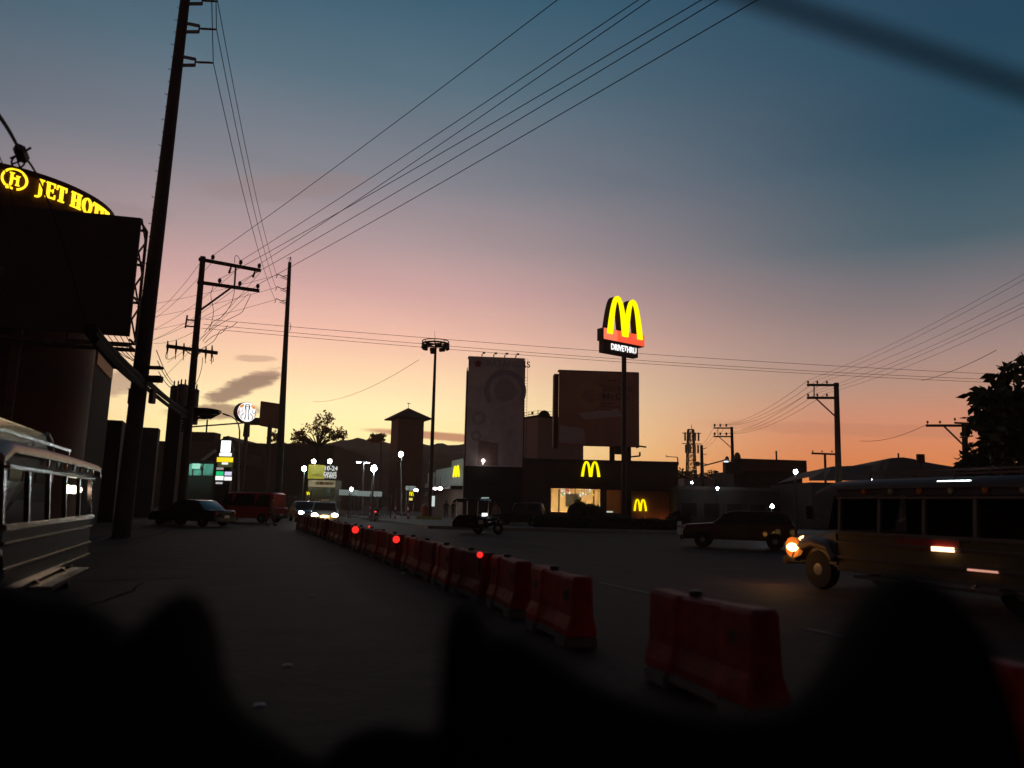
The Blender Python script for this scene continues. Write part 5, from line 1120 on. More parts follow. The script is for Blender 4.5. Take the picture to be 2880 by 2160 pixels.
ky = MB(); ky.box(((P(1175, 1450, 69).x + P(1240, 1450, 69).x) / 2, 69, .26), (2.3, .5, .26)); o = ky.build('yellow_kerb', mat('kerb_yellow', (.45, .42, .16), .8)); tag(o, 'short yellow kerb block under the orange bin', 'kerb block')
t = thing('menu_stand', 'slim white lit stand right of the ring mast foot', 'stand', ground_at(1219, 71)); t.location.z = .14
q = MB(); q.box((0, 0, 1.6), (.26, .1, .95)); q.build('light_panel', glow('stand_white', (.75, .85, .8), .75), t); q = MB(); q.bar((-.1, 0, 0), (-.1, 0, 1.2), .07); q.build('post', steel, t); q = MB(); q.box((.04, 0, 2.2), (.5, .2, .08)); q.build('cap', steel, t)

# ------------------------------------------------------------------ picket fence
fa, fb = Vector((P(796, 1400, 66).x, 66, 0)), Vector((P(1100, 1400, 70).x, 70, .1))
root = thing('fence', 'tall dark picket fence behind the oncoming car and the bollards', 'fence', fa)
dv = fb - fa; npk = int(dv.length / .22); base_me = None
fm = mat('fence_steel', (.16, .14, .13), .45, .5)
q = MB(); q.hexa([(-.02, -.015, .1), (.02, -.015, .1), (.02, .015, .1), (-.02, .015, .1), (-.02, -.015, 2.0), (.02, -.015, 2.0), (.02, .015, 2.0), (-.02, .015, 2.0)]); q.add([(0, 0, 2.1)], [])
pk0 = q.build('picket', fm, root); pk0.location = (0, 0, 0)
for i in range(1, npk): c = pk0.copy(); COL.objects.link(c); c.parent = root; c.location = dv * (i / npk); c.rotation_euler = (0, random.uniform(-.02, .02), 0)
for z in (.35, 1.8): q = MB(); q.bar(Vector((0, .03, z)), dv + Vector((0, .03, z)), .04); q.build('rail', fm, root)
for i in range(0, 6): q = MB(); p = dv * (i / 5); q.box(p + Vector((0, .05, 1.1)), (.1, .1, 2.2)); q.build('post', fm, root)

# ------------------------------------------------------------------ hedge and shrubs in front of the restaurant
rnd = random.Random(8)
def shrub(label, px0, px1, ytop, D, n, seed, name='shrub', cat='shrub', group=None):
    a, b_ = P(px0, 1400, D), P(px1, 1400, D); base = Vector(((a.x + b_.x) / 2, D, .12)); zt = P((px0 + px1) / 2, ytop, D).z - .12; root = thing(name, label, cat, base, 0, group)
    q = MB(); crown_mesh(q, Vector((0, 0, zt * .5)), ((b_.x - a.x) / 2, .9, zt * .52), n, .22, seed, 14, .1); stuff(q.build('foliage', leaf, root))
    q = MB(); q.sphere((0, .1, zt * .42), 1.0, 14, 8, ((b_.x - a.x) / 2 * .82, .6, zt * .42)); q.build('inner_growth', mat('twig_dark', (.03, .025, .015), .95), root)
    return root
shrub('large domed dark shrub in front of the bright restaurant window', 1588, 1665, 1402, 66, 1800, 51)
shrub('smaller domed dark shrub right of the large one at the restaurant window', 1645, 1706, 1412, 66, 1500, 52)
shrub('dark round bush at the right end of the restaurant hedge', 1866, 1950, 1436, 55, 2000, 53)
b0, b1 = P(1500, 1400, 52), P(1900, 1400, 52)
root = thing('hedge', 'long low dark hedge along the front of the restaurant', 'hedge', ((b0.x + b1.x) / 2, 52, .12)); Lh = (b1.x - b0.x) / 2
zt = P(1700, 1449, 52).z - .1
q = MB(); r2 = random.Random(3)
for i in range(7000):
    x = r2.uniform(-Lh, Lh); hh = zt * (.82 + .18 * math.sin(x * 2.1) * math.sin(x * .7 + 1)); p = Vector((x, r2.uniform(-.5, .5), r2.uniform(.1, 1) ** .7 * hh)); a_ = Vector((r2.gauss(0, 1), r2.gauss(0, 1), r2.gauss(0, 1))).normalized(); c_ = a_.orthogonal().normalized(); l_ = r2.uniform(.08, .2)
    q.add([p, p + a_ * l_ * .5 + c_ * l_ * .25, p + a_ * l_, p + a_ * l_ * .5 - c_ * l_ * .25], [(0, 1, 2, 3)])
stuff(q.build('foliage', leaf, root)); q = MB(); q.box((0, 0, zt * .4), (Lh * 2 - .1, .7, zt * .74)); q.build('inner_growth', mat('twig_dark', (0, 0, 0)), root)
t = thing('marker_post', 'short white marker post at the corner of the road', 'bollard', ground_at(1910, 47.2)); z = P(1910, 1466, 47.2).z
q = MB(); q.lathe((0, 0, 0), [(.13, 0), (.13, z - .06), (.09, z)], 12); q.build('post', mat('post_white', (.6, .58, .52), .6), t); q = MB(); q.lathe((0, 0, z * .55), [(.135, 0), (.135, .12)], 12); q.build('band', mat('post_band', (.3, .25, .22), .6), t)

# ------------------------------------------------------------------ plastic road barriers
breds = [mat('barrier_red%d' % k, c_, .6, var=.5, scale=4, bump=.25, spec=.2) for k, c_ in enumerate(((.22, .009, .007), (.17, .01, .008), (.27, .014, .009)))]; bred = breds[0]; bwhite = mat('barrier_white', (.1, .09, .09), .7, var=.25, scale=3, bump=.08)
def make_barrier():
    root = thing('road_barrier', '', 'road barrier'); L2, H_ = .72, .76
    def prof(s_, inset): return [(-.18 + inset, .13), (-.18 + inset, .2), (-.13 + inset, .34), (-.115 + inset, H_ - .03), (-.09 + inset, H_), (.09 - inset, H_), (.115 - inset, H_ - .03), (.13 - inset, .34), (.18 - inset, .2), (.18 - inset, .13)]
    q = MB(); sl = [(-L2, .03), (-L2 + .035, 0), (-.3, 0), (-.26, .028), (.26, .028), (.3, 0), (L2 - .035, 0), (L2, .03)]; o = 0; n = 10
    for y, ins in sl: q.v += [Vector((u, y, v - (ins * .6 if abs(y) == L2 and v > .4 else 0))) for u, v in prof(0, ins)]
    for i in range(len(sl) - 1):
        for j in range(n): j2 = (j + 1) % n; q.f.append((i * n + j, i * n + j2, (i + 1) * n + j2, (i + 1) * n + j)); q.m.append(0)
    q.f += [tuple(reversed(range(n))), tuple((len(sl) - 1) * n + j for j in range(n))]; q.m += [0, 0]; q.build('body', bred, root, bevel=.008)
    for s_ in (-1, 1):
        q = MB(); q.box((0, s_ * (L2 - .2), .065), (.38, .34, .13)); q.build('foot', bwhite, root, bevel=.02)
    q = MB(); q.box((0, 0, .1), (.32, L2 * 2 - .78, .07)); q.build('skirt', bwhite, root)
    q = MB(); q.lathe((0, .18, H_ - .005), [(.055, 0), (.055, .035), (.045, .045)], 10); q.build('filler_cap', black, root)
    for y in (-.48, .48): q = MB(); q.box((0, y, .55), (.25, .1, .09)); q.build('hand_slot', black, root)
    return root
BX = [(-2, 4.6), (2.2, 3.2), (3.9, 2.66), (5.3, 2.02), (6.2, 1.66), (8, 1.06), (10.15, .36), (12.15, -.3), (17.8, -2.25), (20.1, -3.02), (28, -5.9), (41, -10.85), (60, -18)]
def bx(d):
    for (d0, x0), (d1, x1) in zip(BX, BX[1:]):
        if d0 <= d <= d1: return x0 + (x1 - x0) * (d - d0) / (d1 - d0)
ds = [3.75, 6.45, 9.25, 11.3, 12.85, 14.4, 15.95, 17.5, 19.2] + [20.85 + 1.56 * k for k in range(14)]
proto = make_barrier(); ords = NTH; bodies = []
for k in range(3):
    m_ = [c for c in proto.children if c.name.startswith('body')][0].data.copy(); m_.materials.clear(); m_.materials.append(breds[k])
    for v in m_.vertices: v.co.x += .012 * math.sin(v.co.y * 5 + k * 2) * (v.co.z > .3); v.co.z -= .014 * (v.co.z > .6) * math.sin(v.co.y * 3.1 + k)
    bodies.append(m_)
for i, d in enumerate(ds):
    o = proto if i == 0 else copy_tree(proto); a_ = math.atan2(bx(d + .5) - bx(d - .5), 1.0)
    o.location = (bx(d) + random.uniform(-.07, .07), d, 0); o.rotation_euler = (random.uniform(-.012, .012), random.uniform(-.015, .015), -a_ + random.uniform(-.09, .09))
    if i == 1: o.location.x += .13; o.scale = (1.0, 1.16, 1.04)
    for ch in o.children:
        if ch.name.startswith('body') and i % 3: ch.data = bodies[i % 3]; o['group'] = 'red plastic barriers down the middle of the road'
    o['label'] = (ords[i] + ' red plastic road barrier in the row down the middle of the road') 
for (px, py, D, r_, lb_) in ((1000, 1490, 21.5, .095, 'square-looking red warning lamp on the farthest lamp-carrying barrier'), (1115, 1517, 17.6, .078, 'round red warning lamp, the middle one on the barriers'), (1350, 1560, 12.1, .045, 'narrow red warning lamp nearest the camera on the barriers'), (1039, 1481, 24, .03, 'tiny dim red lamp just beyond the square-looking one')):
    p = P(px, py, D); d = D; t = thing('warning_lamp', lb_, 'warning lamp', (p.x, p.y, p.z), 0, 'red warning lamps on the barriers')
    q = MB(); q.lathe((0, -.03, 0), [(r_ * .85, -.03), (r_, 0), (r_ * .7, .05)], 14, 'Y'); q.build('lens', g_red, t); q = MB(); q.box((0, .03, 0), (r_ * 1.7, .05, r_ * 1.7)); q.build('housing', black, t); q = MB(); q.bar((0, .03, 0), (0, .03, .45 - p.z), .03); q.build('stem', black, t)
# ------------------------------------------------------------------ vehicles (length along +Y, front at +Y)
def wheel(root, x, y, r=.31, w_=.2):
    q = MB(); q.lathe((x, y, r), [(r * .62, -w_ / 2), (r * .95, -w_ / 2), (r, -w_ * .3), (r, w_ * .3), (r * .95, w_ / 2), (r * .62, w_ / 2)], 20, 'X'); wq = q.build('wheel', rubber, root, smooth=True)
    q = MB(); q.lathe((x, y, r), [(r * .2, -w_ * .52), (r * .6, -w_ * .45), (r * .6, w_ * .45), (r * .2, w_ * .52)], 14, 'X'); q.build('rim', steel, wq)
def sideloft(q, prof, half, taper=None, edge=.05):
    taper = taper or (lambda z: 1.0); sl = ((-1, edge), (-.94, 0), (.94, 0), (1, edge)); n = len(prof); cy, cz = sum(p[0] for p in prof) / n, sum(p[1] for p in prof) / n; o = len(q.v)
    for s_, e in sl:
        for y, z in prof: q.v.append(Vector((s_ * half * taper(z), y + (cy - y) * e * .4, z + (cz - z) * e * .9)))
    for i in range(3):
        for j in range(n): j2 = (j + 1) % n; q.f.append((o + i * n + j, o + i * n + j2, o + (i + 1) * n + j2, o + (i + 1) * n + j)); q.m.append(0)
    q.f += [tuple(o + j for j in reversed(range(n))), tuple(o + 3 * n + j for j in range(n))]; q.m += [0, 0]; return q
def car(label, loc, rz, paint, L_=4.3, W_=1.72, H_=1.48, kind='sedan', lights=None, group=None, tail=None, extra=None):
    root = thing('parked_car' if lights is None else 'car', label, 'van' if kind == 'van' else 'car', loc, rz, group); h = L_ / 2; hw = W_ / 2
    if kind == 'van':
        body = [(-h, .3), (-h, 1.0), (-h + .05, 1.05), (h - .75, 1.05), (h - .1, .85), (h, .6), (h - .02, .3)]; cab = [(-h + .06, 1.04), (-h + .1, H_ - .1), (-h + .3, H_), (h - 1.7, H_), (h - 1.35, H_ - .06), (h - .72, 1.04)]; wins = [(-h + .3, -h + 1.3), (-h + 1.42, h - 1.9), (h - 1.8, h - 1.1)]
    elif kind == 'suv':
        body = [(-h, .35), (-h, .95), (-h + .05, 1.0), (h - 1.2, 1.0), (h - .15, .92), (h, .65), (h - .02, .35)]; cab = [(-h + .08, .99), (-h + .25, H_ - .08), (-h + .5, H_), (h - 2.1, H_), (h - 1.8, H_ - .05), (h - 1.2, .99)]; wins = [(-h + .4, -h + 1.2), (-h + 1.3, -h + 2.2), (-h + 2.3, h - 1.55)]
    else:
        body = [(-h, .3), (-h, .8), (-h + .1, .9), (-h + .9, .93), (h - 1.3, .9), (h - .3, .76), (h, .58), (h - .02, .28)]; cab = [(-h + .75, .91), (-h + 1.25, H_ - .06), (-h + 1.6, H_), (h - 2.2, H_), (h - 1.95, H_ - .04), (h - 1.15, .89)]; wins = [(-h + 1.25, -h + 1.95), (-h + 2.05, h - 1.6)]
    q = MB(); sideloft(q, body, hw, lambda z: 1.0 - .05 * max(0, z - .75)); q.build('body', paint, root, smooth=True, bevel=.02)
    tp = lambda z: .97 - .16 * max(0, (z - .9) / max(.1, H_ - .9)); q = MB(); sideloft(q, cab, hw, tp, .06); q.build('cabin', paint, root, smooth=True, bevel=.02)
    zt, zb_ = H_ - .13, max(.98, body[3][1] + .05)
    for (y0, y1) in wins:
        for s_ in (-1, 1):
            xt, xb = s_ * (hw * tp(zt) + .006), s_ * (hw * tp(zb_) + .006); q = MB(); q.hexa([(xb, y0, zb_), (xb, y1 + .12, zb_), (xb - s_ * .02, y1 + .12, zb_), (xb - s_ * .02, y0, zb_), (xt, y0 + .06, zt), (xt, y1 - .1, zt), (xt - s_ * .02, y1 - .1, zt), (xt - s_ * .02, y0 + .06, zt)]); q.build('side_window', glass_d, root)
    (ya, za_), (yb, zb2) = cab[-2], cab[-1]
    q = MB(); q.hexa([(-hw * .8, lerp(yb, ya, .1) + .02, lerp(zb2, za_, .1)), (hw * .8, lerp(yb, ya, .1) + .02, lerp(zb2, za_, .1)), (hw * .72, lerp(yb, ya, .92) + .03, lerp(zb2, za_, .92)), (-hw * .72, lerp(yb, ya, .92) + .03, lerp(zb2, za_, .92)),
                      (-hw * .8, lerp(yb, ya, .1), lerp(zb2, za_, .1) - .03), (hw * .8, lerp(yb, ya, .1), lerp(zb2, za_, .1) - .03), (hw * .72, lerp(yb, ya, .92), lerp(zb2, za_, .92) - .03), (-hw * .72, lerp(yb, ya, .92), lerp(zb2, za_, .92) - .03)]); q.build('windscreen', glass_d, root)
    for y in (-h + .8, h - .82):
        for s_ in (-1, 1): wheel(root, s_ * (hw - .07), y, .33 if kind != 'sedan' else .3)
    for s_ in (-1, 1):
        q = MB(); q.sphere((s_ * hw * .7, h - .06, .66 if kind == 'sedan' else .78), .14, 12, 7, (1.35, .5, .85)); q.build('headlight', lights or glass_d, root, smooth=True)
        q = MB(); q.box((s_ * hw * .82, -h - .005, .74), (.22, .05, .2)); q.build('tail_light', tail or mat('tail_red', (.25, .01, .01), .25), root, bevel=.02)
        q = MB(); q.box((s_ * (hw + .1), h - 1.45, 1.0), (.2, .1, .14)); q.build('mirror', black, root, bevel=.03)
    q = MB(); q.box((0, h + .02, .4), (W_ * .94, .12, .2)); q.build('bumper', mat('bumper_plastic', (.04, .04, .04), .6), root, bevel=.03); q = MB(); q.box((0, -h - .03, .42), (W_ * .94, .12, .22)); q.build('bumper', mat('bumper_plastic', (0, 0, 0)), root, bevel=.03)
    q = MB(); q.box((0, h + .005, .58), (W_ * .45, .06, .14)); q.build('grille', chromew, root); q = MB(); q.box((0, -h - .1, .55), (.4, .02, .16)); q.build('number_plate', mat('plate_white', (.5, .5, .48), .5), root)
    return root
FR = math.pi                                           # towards the camera
pt_silver = mat('paint_silver', (.42, .42, .42), .3, .6, var=.05, bump=.01, coat=.5); pt_black = mat('paint_black', (.012, .012, .014), .22, .0, var=.05, bump=.01, coat=.8); pt_red = mat('paint_red', (.36, .02, .016), .3, var=.06, bump=.01, coat=.6); pt_mar = mat('paint_maroon', (.035, .006, .009), .4, var=.06, bump=.01, coat=.2)
g_head = glow('headlight_warm', (1, .88, .6), 60); g_led = glow('headlight_cool', (.85, .93, 1), 50)
def on_ground(px, D): return ground_at(px, D)
c = sc_ = car('silver car with two bright warm headlights driving towards the camera', on_ground(915, 50), FR + R(14), pt_silver, lights=g_head)
q = MB(); q.box((0, -.2, 1.56), (.5, .2, .14)); q.build('roof_sign', mat('taxi_plate', (.4, .38, .3), .5), c, bevel=.02); q = MB(); q.box((-.35, -.1, 1.5), (.05, .9, .05)); q.box((.35, -.1, 1.5), (.05, .9, .05)); q.build('roof_rack', chromew, c)
car('car with cool white headlights just behind and left of the silver car', on_ground(860, 58), FR + R(24), pt_black, lights=g_led)
car('dark sedan with pale light streaks parked below the teal shop front', on_ground(545, 43), R(70), pt_black, L_=4.5, H_=1.42)
car('long red van parked behind the walking person', on_ground(700, 52), R(74), pt_red, L_=4.9, W_=1.8, H_=1.98, kind='van')
car('dark utility vehicle standing right of the tricycle at the restaurant', on_ground(1460, 56), R(80), pt_black, L_=3.9, W_=1.7, H_=1.75, kind='suv')
car('dark maroon car waiting in front of the row of shops', on_ground(2075, 32), R(72), pt_mar, L_=4.4, W_=1.75, H_=1.5, kind='suv')

def jeepney(label, loc, rz, side_m, trim_m, L_=6.2, lit=None, head=None, group=None, lower_m=None, roof_m=None, mirrors=True):
    root = thing('jeepney', label, 'jeepney', loc, rz, group); hb = .95; cab = L_ * .5 - 1.45
    lower_m = lower_m or side_m
    zf, zs, zw, zr = .55, 1.12, 1.82, 2.12
    for s_ in (-1, 1):
        q = MB(); q.hexa([(s_ * (hb - .06), -L_ / 2, zf - .12), (s_ * hb, -L_ / 2, zf - .12), (s_ * hb, cab, zf - .12), (s_ * (hb - .06), cab, zf - .12), (s_ * (hb - .06), -L_ / 2, zs), (s_ * hb, -L_ / 2, zs), (s_ * hb, cab, zs), (s_ * (hb - .06), cab, zs)]); q.build('side_panel', side_m, root, bevel=.015)
        for z, w_ in ((zs + .015, .07), (zs - .16, .045), (zf + .12, .06), (zf - .1, .08)):
            q = MB(); q.bar((s_ * (hb + .015), -L_ / 2 - .02, z), (s_ * (hb + .015), cab + .02, z), .05, w_); q.build('trim_rail', trim_m, root, bevel=.012)
        q = MB(); q.box((s_ * (hb + .17), -.4, .36), (.3, 2.9, .05)); q.bar((s_ * (hb + .1), -1.2, .36), (s_ * (hb - .1), -1.2, .5), .05); q.bar((s_ * (hb + .1), .6, .36), (s_ * (hb - .1), .6, .5), .05); q.build('running_board', trim_m, root)
        for k in range(6):
            y = -L_ / 2 + .04 + k * (L_ / 2 + cab - .08) / 5; q = MB(); q.bar((s_ * (hb - .03), y, zs), (s_ * (hb - .09), y, zw + .04), .06, .07); q.build('window_post', trim_m, root)
        q = MB(); q.box((s_ * (hb - .06), (cab - L_ / 2) / 2, zw + .1), (.06, L_ / 2 + cab, .16)); q.build('name_board', lower_m, root)
        for z in (zw - .02, zw + .2): q = MB(); q.bar((s_ * (hb - .02), -L_ / 2, z), (s_ * (hb - .02), cab, z), .045, .04); q.build('trim_rail', trim_m, root)
        for k in range(7):
            y = -L_ / 2 + .5 + k * .62; q = MB(); q.lathe((s_ * (hb - .0), y, zw + .1), [(.055, -.02), (.06, .0), (.04, .03 * s_)], 10, 'X'); q.build('marker_light', mat('marker_amber%d' % (k % 2), ((.5, .15, .02), (.3, .28, .2))[k % 2], .2), root)
        if s_ == (1 if mirrors is False else 1): q = MB(); q.box((s_ * (hb - .15), (cab - L_ / 2) / 2, (zs + zw) / 2), (.03, L_ / 2 + cab - .1, zw - zs)); q.build('dark_backing', mat('backing_dark', (.012, .01, .01), .9), root)  # sheet added behind the windows to keep the interior dark
        q = MB(); q.box((s_ * (hb - .3), (cab - L_ / 2) / 2 + .1, .86), (.42, L_ / 2 + cab - .6, .12)); q.build('bench_seat', mat('seat_vinyl', (.05, .02, .02), .5), root, bevel=.03)
        for y in (-L_ / 2 + 1.3, L_ / 2 - .85): wheel(root, s_ * (hb - .14), y, .38, .22)
        q = MB(); q.tube([(s_ * hb * .98, L_ / 2 - 1.35, .62), (s_ * hb * .98, L_ / 2 - 1.2, .85), (s_ * hb * .98, L_ / 2 - .75, .92), (s_ * hb * .98, L_ / 2 - .35, .8), (s_ * hb * .98, L_ / 2 - .22, .55)], .11, 8); q.build('mudguard', trim_m, root, smooth=True)
        q = MB(); q.lathe((s_ * .5, L_ / 2 + .02, .84), [(.16, -.1), (.17, 0), (.13, .03)], 16, 'Y'); q.build('headlight', head or glass_d, root)
        if mirrors: q = MB(); q.bar((s_ * hb, cab + .3, 1.35), (s_ * (hb + .28), cab + .4, 1.45), .03); q.box((s_ * (hb + .3), cab + .42, 1.5), (.18, .05, .26)); q.build('mirror', trim_m, root)
        q = MB(); q.box((s_ * .8, -L_ / 2 - .03, .7), (.14, .05, .22)); q.build('tail_light', mat('tail_red', (0, 0, 0)), root)
    q = MB(); n_ = 12; pr = [(hb * 1.06 * math.cos(math.pi * i / n_), zr - .1 + .16 * math.sin(math.pi * i / n_)) for i in range(n_ + 1)]
    ys = [-L_ / 2 - .25, -L_ / 2 - .05, -1, .5, cab + .1, cab + .5]; dz = [-.16, -.02, 0, 0, -.01, -.14]
    for y, d in zip(ys, dz): q.v += [Vector((x, y, z + d)) for x, z in pr] + [Vector((x, y, z + d - .06)) for x, z in reversed(pr)]
    m_ = 2 * (n_ + 1)
    for i in range(len(ys) - 1):
        for j in range(m_): j2 = (j + 1) % m_; q.f.append((i * m_ + j, i * m_ + j2, (i + 1) * m_ + j2, (i + 1) * m_ + j)); q.m.append(0)
    q.f += [tuple(reversed(range(m_))), tuple((len(ys) - 1) * m_ + j for j in range(m_))]; q.m += [0, 0]; q.build('roof', roof_m or chromew, root, smooth=True)
    for x in (-.55, .55): q = MB(); q.bar((x, -L_ / 2 + .4, zr + .16), (x, cab - .3, zr + .16), .04); [q.bar((x, y, zr + .02), (x, y, zr + .16), .03) for y in (-L_ / 2 + .5, -.6, cab - .5)]; q.build('roof_rack', trim_m, root)
    q = MB(); q.box((0, (cab - L_ / 2) / 2, zf - .08), (hb * 1.9, L_ / 2 + cab, .08)); q.build('floor', steel, root)
    q = MB(); q.hexa([(-hb, cab, zf - .1), (hb, cab, zf - .1), (hb * .86, L_ / 2 - .05, zf - .02), (-hb * .86, L_ / 2 - .05, zf - .02), (-hb, cab, zs + .05), (hb, cab, zs + .05), (hb * .7, L_ / 2 - .08, zs - .12), (-hb * .7, L_ / 2 - .08, zs - .12)]); q.build('bonnet', lower_m, root, bevel=.05)
    q = MB()
    for k in range(9): q.bar((-.36 + k * .09, L_ / 2 - .02, .58), (-.34 * .95 + k * .085, L_ / 2 - .04, .98), .035)
    q.build('grille', trim_m, root); q = MB(); q.bar((-hb, L_ / 2 + .12, .5), (hb, L_ / 2 + .12, .5), .1, .16); q.build('bumper', trim_m, root, bevel=.03)
    q = MB(); q.hexa([(-hb * .9, cab + .32, zs + .06), (hb * .9, cab + .32, zs + .06), (hb * .9, cab + .12, zw + .02), (-hb * .9, cab + .12, zw + .02), (-hb * .9, cab + .34, zs + .06), (hb * .9, cab + .34, zs + .06), (hb * .9, cab + .14, zw + .02), (-hb * .9, cab + .14, zw + .02)]); q.build('windscreen', glassmat('jeep_glass', (.5, .55, .55), .4), root)
    if lit:
        for x, y in lit:
            q = MB(); q.sphere((x, y, zw - .22), .07, 10, 6); q.build('interior_lamp', glow('cabin_bulb', (1, .93, .72), 9), root)
    return root
def bulb_light0(parent, loc, e, c_):
    ld = bpy.data.lights.new('lamp_light', 'POINT'); ld.energy = e; ld.color = c_; ld.shadow_soft_size = .15; lo = bpy.data.objects.new('lamp_light', ld); COL.objects.link(lo); lo.parent = parent; lo.location = loc
bulb_light0(sc_, (0, 2.7, .6), 60, (1, .6, .22))
# left jeepney: far end of its right side seen
e0 = P(272, 1400, 14.2); pos = Vector((e0.x, 14.2, 0)) - ROAD * 3.75 + Vector((-ROAD.y, ROAD.x, 0)) * 1.0
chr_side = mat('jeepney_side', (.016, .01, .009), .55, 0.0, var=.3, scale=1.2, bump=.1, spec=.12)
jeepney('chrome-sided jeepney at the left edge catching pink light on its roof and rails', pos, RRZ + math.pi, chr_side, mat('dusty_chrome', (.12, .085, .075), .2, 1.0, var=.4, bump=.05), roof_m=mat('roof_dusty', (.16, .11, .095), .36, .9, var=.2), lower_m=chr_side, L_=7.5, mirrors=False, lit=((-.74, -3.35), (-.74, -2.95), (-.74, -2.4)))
# right jeepney going away
f0 = P(2215, 1400, 16.6); pos = Vector((f0.x, 16.6, 0)) - ROAD * 3.2 + Vector((ROAD.y, -ROAD.x, 0)) * .9
jy = mat('jeepney_yellow', (.085, .058, .02), .6, var=.2, bump=.03)
jr = jeepney('yellow-brown jeepney with a glowing amber headlight at the right edge', pos, RRZ, jy, mat('dark_trim', (.09, .075, .07), .4, .3), L_=6.4, head=glow('headlight_soft', (1, .62, .22), 5), lower_m=mat('jeepney_dark', (.05, .045, .05), .5), roof_m=mat('roof_brown', (.07, .05, .045), .55))
q = MB(); q.sphere((-.98, 2.95, .78), .17, 14, 8, (.5, 1.25, .62)); q.build('side_lamp', glow('headlight_amber', (1, .6, .2), 14), jr, smooth=True)
q = MB(); q.lathe((-.93, 2.95, .78), [(.21, -.1), (.2, 0), (.16, .02), (.16, -.04)], 16, 'X'); q.build('lamp_halo', glow('halo_amber', (1, .26, .03), .4), jr)  # glowing ring paints the orange fringe of light round the headlight
def bulb_light(parent, loc, e, c_, r_=.12):
    ld = bpy.data.lights.new('lamp_light', 'POINT'); ld.energy = e; ld.color = c_; ld.shadow_soft_size = r_; lo = bpy.data.objects.new('lamp_light', ld); COL.objects.link(lo); lo.parent = parent; lo.location = loc
bulb_light(jr, (-1.45, 3.1, .72), 10, (1, .42, .1)); q = MB(); q.box((-1.0, -.65, .95), (.05, .4, .07)); q.build('side_lamp', glow('side_amber', (1, .66, .36), 4), jr); q = MB(); q.box((-1.0, -1.35, .66), (.05, .5, .03)); q.build('trim_glint', glow('glint_pink', (1, .45, .32), .7), jr); q = MB(); q.box((-.93, -.9, 2.06), (.06, .62, .035)); q.build('tube_light', glow('tube_cool', (.85, 1, .96), 7), jr); q = MB(); q.box((-.965, -.3, 1.02), (.02, 1.3, .2)); q.build('red_panel', mat('panel_red', (.2, .008, .01), .6), jr)  # pink strip glows to paint a reflected glint on the side trim
# dark minibus beyond the left jeepney
e0 = P(120, 1400, 18.0); t = thing('minibus', 'dark tall minibus with a curved glossy windscreen edge behind the left jeepney', 'minibus', Vector((e0.x - 1.7, 18.0, 0)), RRZ + math.pi)
zt = P(95, 1180, 17).z
q = MB(); sideloft(q, [(-3.2, .4), (-3.2, zt - .5), (-3.0, zt - .15), (-2.6, zt), (2.6, zt), (3.0, zt - .1), (3.25, 1.2), (3.3, .4)], 1.0, lambda z: 1 - .05 * max(0, z - 1.5), .05); q.build('body', pt_black, t, smooth=True, bevel=.06)
for y0, y1 in ((-2.6, -1.5), (-1.35, -.2), (-.05, 1.1), (1.25, 2.3)):
    for s_ in (-1, 1): q = MB(); q.box((s_ * .975, (y0 + y1) / 2, zt - .95), (.04, y1 - y0, .8)); q.build('side_window', glass_d, t, bevel=.01)
for s_ in (-1, 1):
    q = MB(); q.tube([(s_ * 1.0, -3.22, zt - 1.3), (s_ * .99, -3.2, zt - .6), (s_ * .95, -3.02, zt - .2), (s_ * .92, -2.6, zt - .03)], .07, 8); q.build('corner_trim', chromew, t, smooth=True)
    for y in (-2.1, 2.1): wheel(t, s_ * .88, y, .38)
q = MB(); q.box((0, -3.21, zt - 1.1), (1.7, .04, .8)); q.build('rear_window', glass_d, t)

def motorcycle(parent_label, loc, rz, paint, tail=None, head=None, group=None):
    t = thing('motorcycle', parent_label, 'motorcycle', loc, rz, group)
    for y in (-.62, .62):
        q = MB(); q.lathe((0, y, .3), [(.22, -.04), (.3, -.05), (.32, 0), (.3, .05), (.22, .04)], 20, 'X'); w_ = q.build('wheel', rubber, t, smooth=True); q = MB(); q.lathe((0, y, .3), [(.05, -.06), (.22, -.02), (.22, .02), (.05, .06)], 12, 'X'); q.build('rim', chromew, w_)
    q = MB(); q.tube([(0, .35, .62), (0, .1, .5), (0, -.15, .55), (0, -.5, .68)], [.1, .16, .15, .08], 10); q.tube([(0, .45, .75), (0, .3, .5)], .08, 8); q.build('frame', paint, t, smooth=True)
    q = MB(); q.tube([(0, .15, .74), (0, -.2, .78), (0, -.6, .84)], [.1, .13, .1], 10); q.build('seat', black, t, smooth=True); q = MB(); q.tube([(0, .3, .8), (0, .1, .82), (0, -.02, .76)], [.06, .13, .06], 10); q.build('fuel_tank', paint, t, smooth=True)
    q = MB(); [q.tube([(s_ * .08, .62, .3), (s_ * .07, .45, .85)], .03, 8) for s_ in (-1, 1)]; q.build('fork', black, t)
    q = MB(); q.tube([(-.36, .28, .98), (-.2, .38, 1.0), (0, .42, .94), (.2, .38, 1.0), (.36, .28, .98)], .018, 8); q.build('handlebar', black, t)
    q = MB(); q.lathe((0, .52, .86), [(.04, -.1), (.1, -.04), (.1, .02)], 14, 'Y'); q.build('headlight', head or glass_d, t); q = MB(); q.box((0, -.72, .76), (.12, .06, .08)); q.build('tail_light', tail or mat('tail_red', (0, 0, 0)), t)
    q = MB(); q.tube([(.14, .1, .3), (.17, -.3, .28), (.17, -.75, .36)], [.03, .05, .045], 8); q.build('exhaust', chromew, t, smooth=True)
    for s_ in (-1, 1): q = MB(); q.tube([(s_ * .28, .34, 1.0), (s_ * .33, .36, 1.15)], .01, 6); q.sphere((s_ * .34, .36, 1.19), .06, 10, 6, (1.2, .3, .8)); q.build('mirror', black, t)
    return t
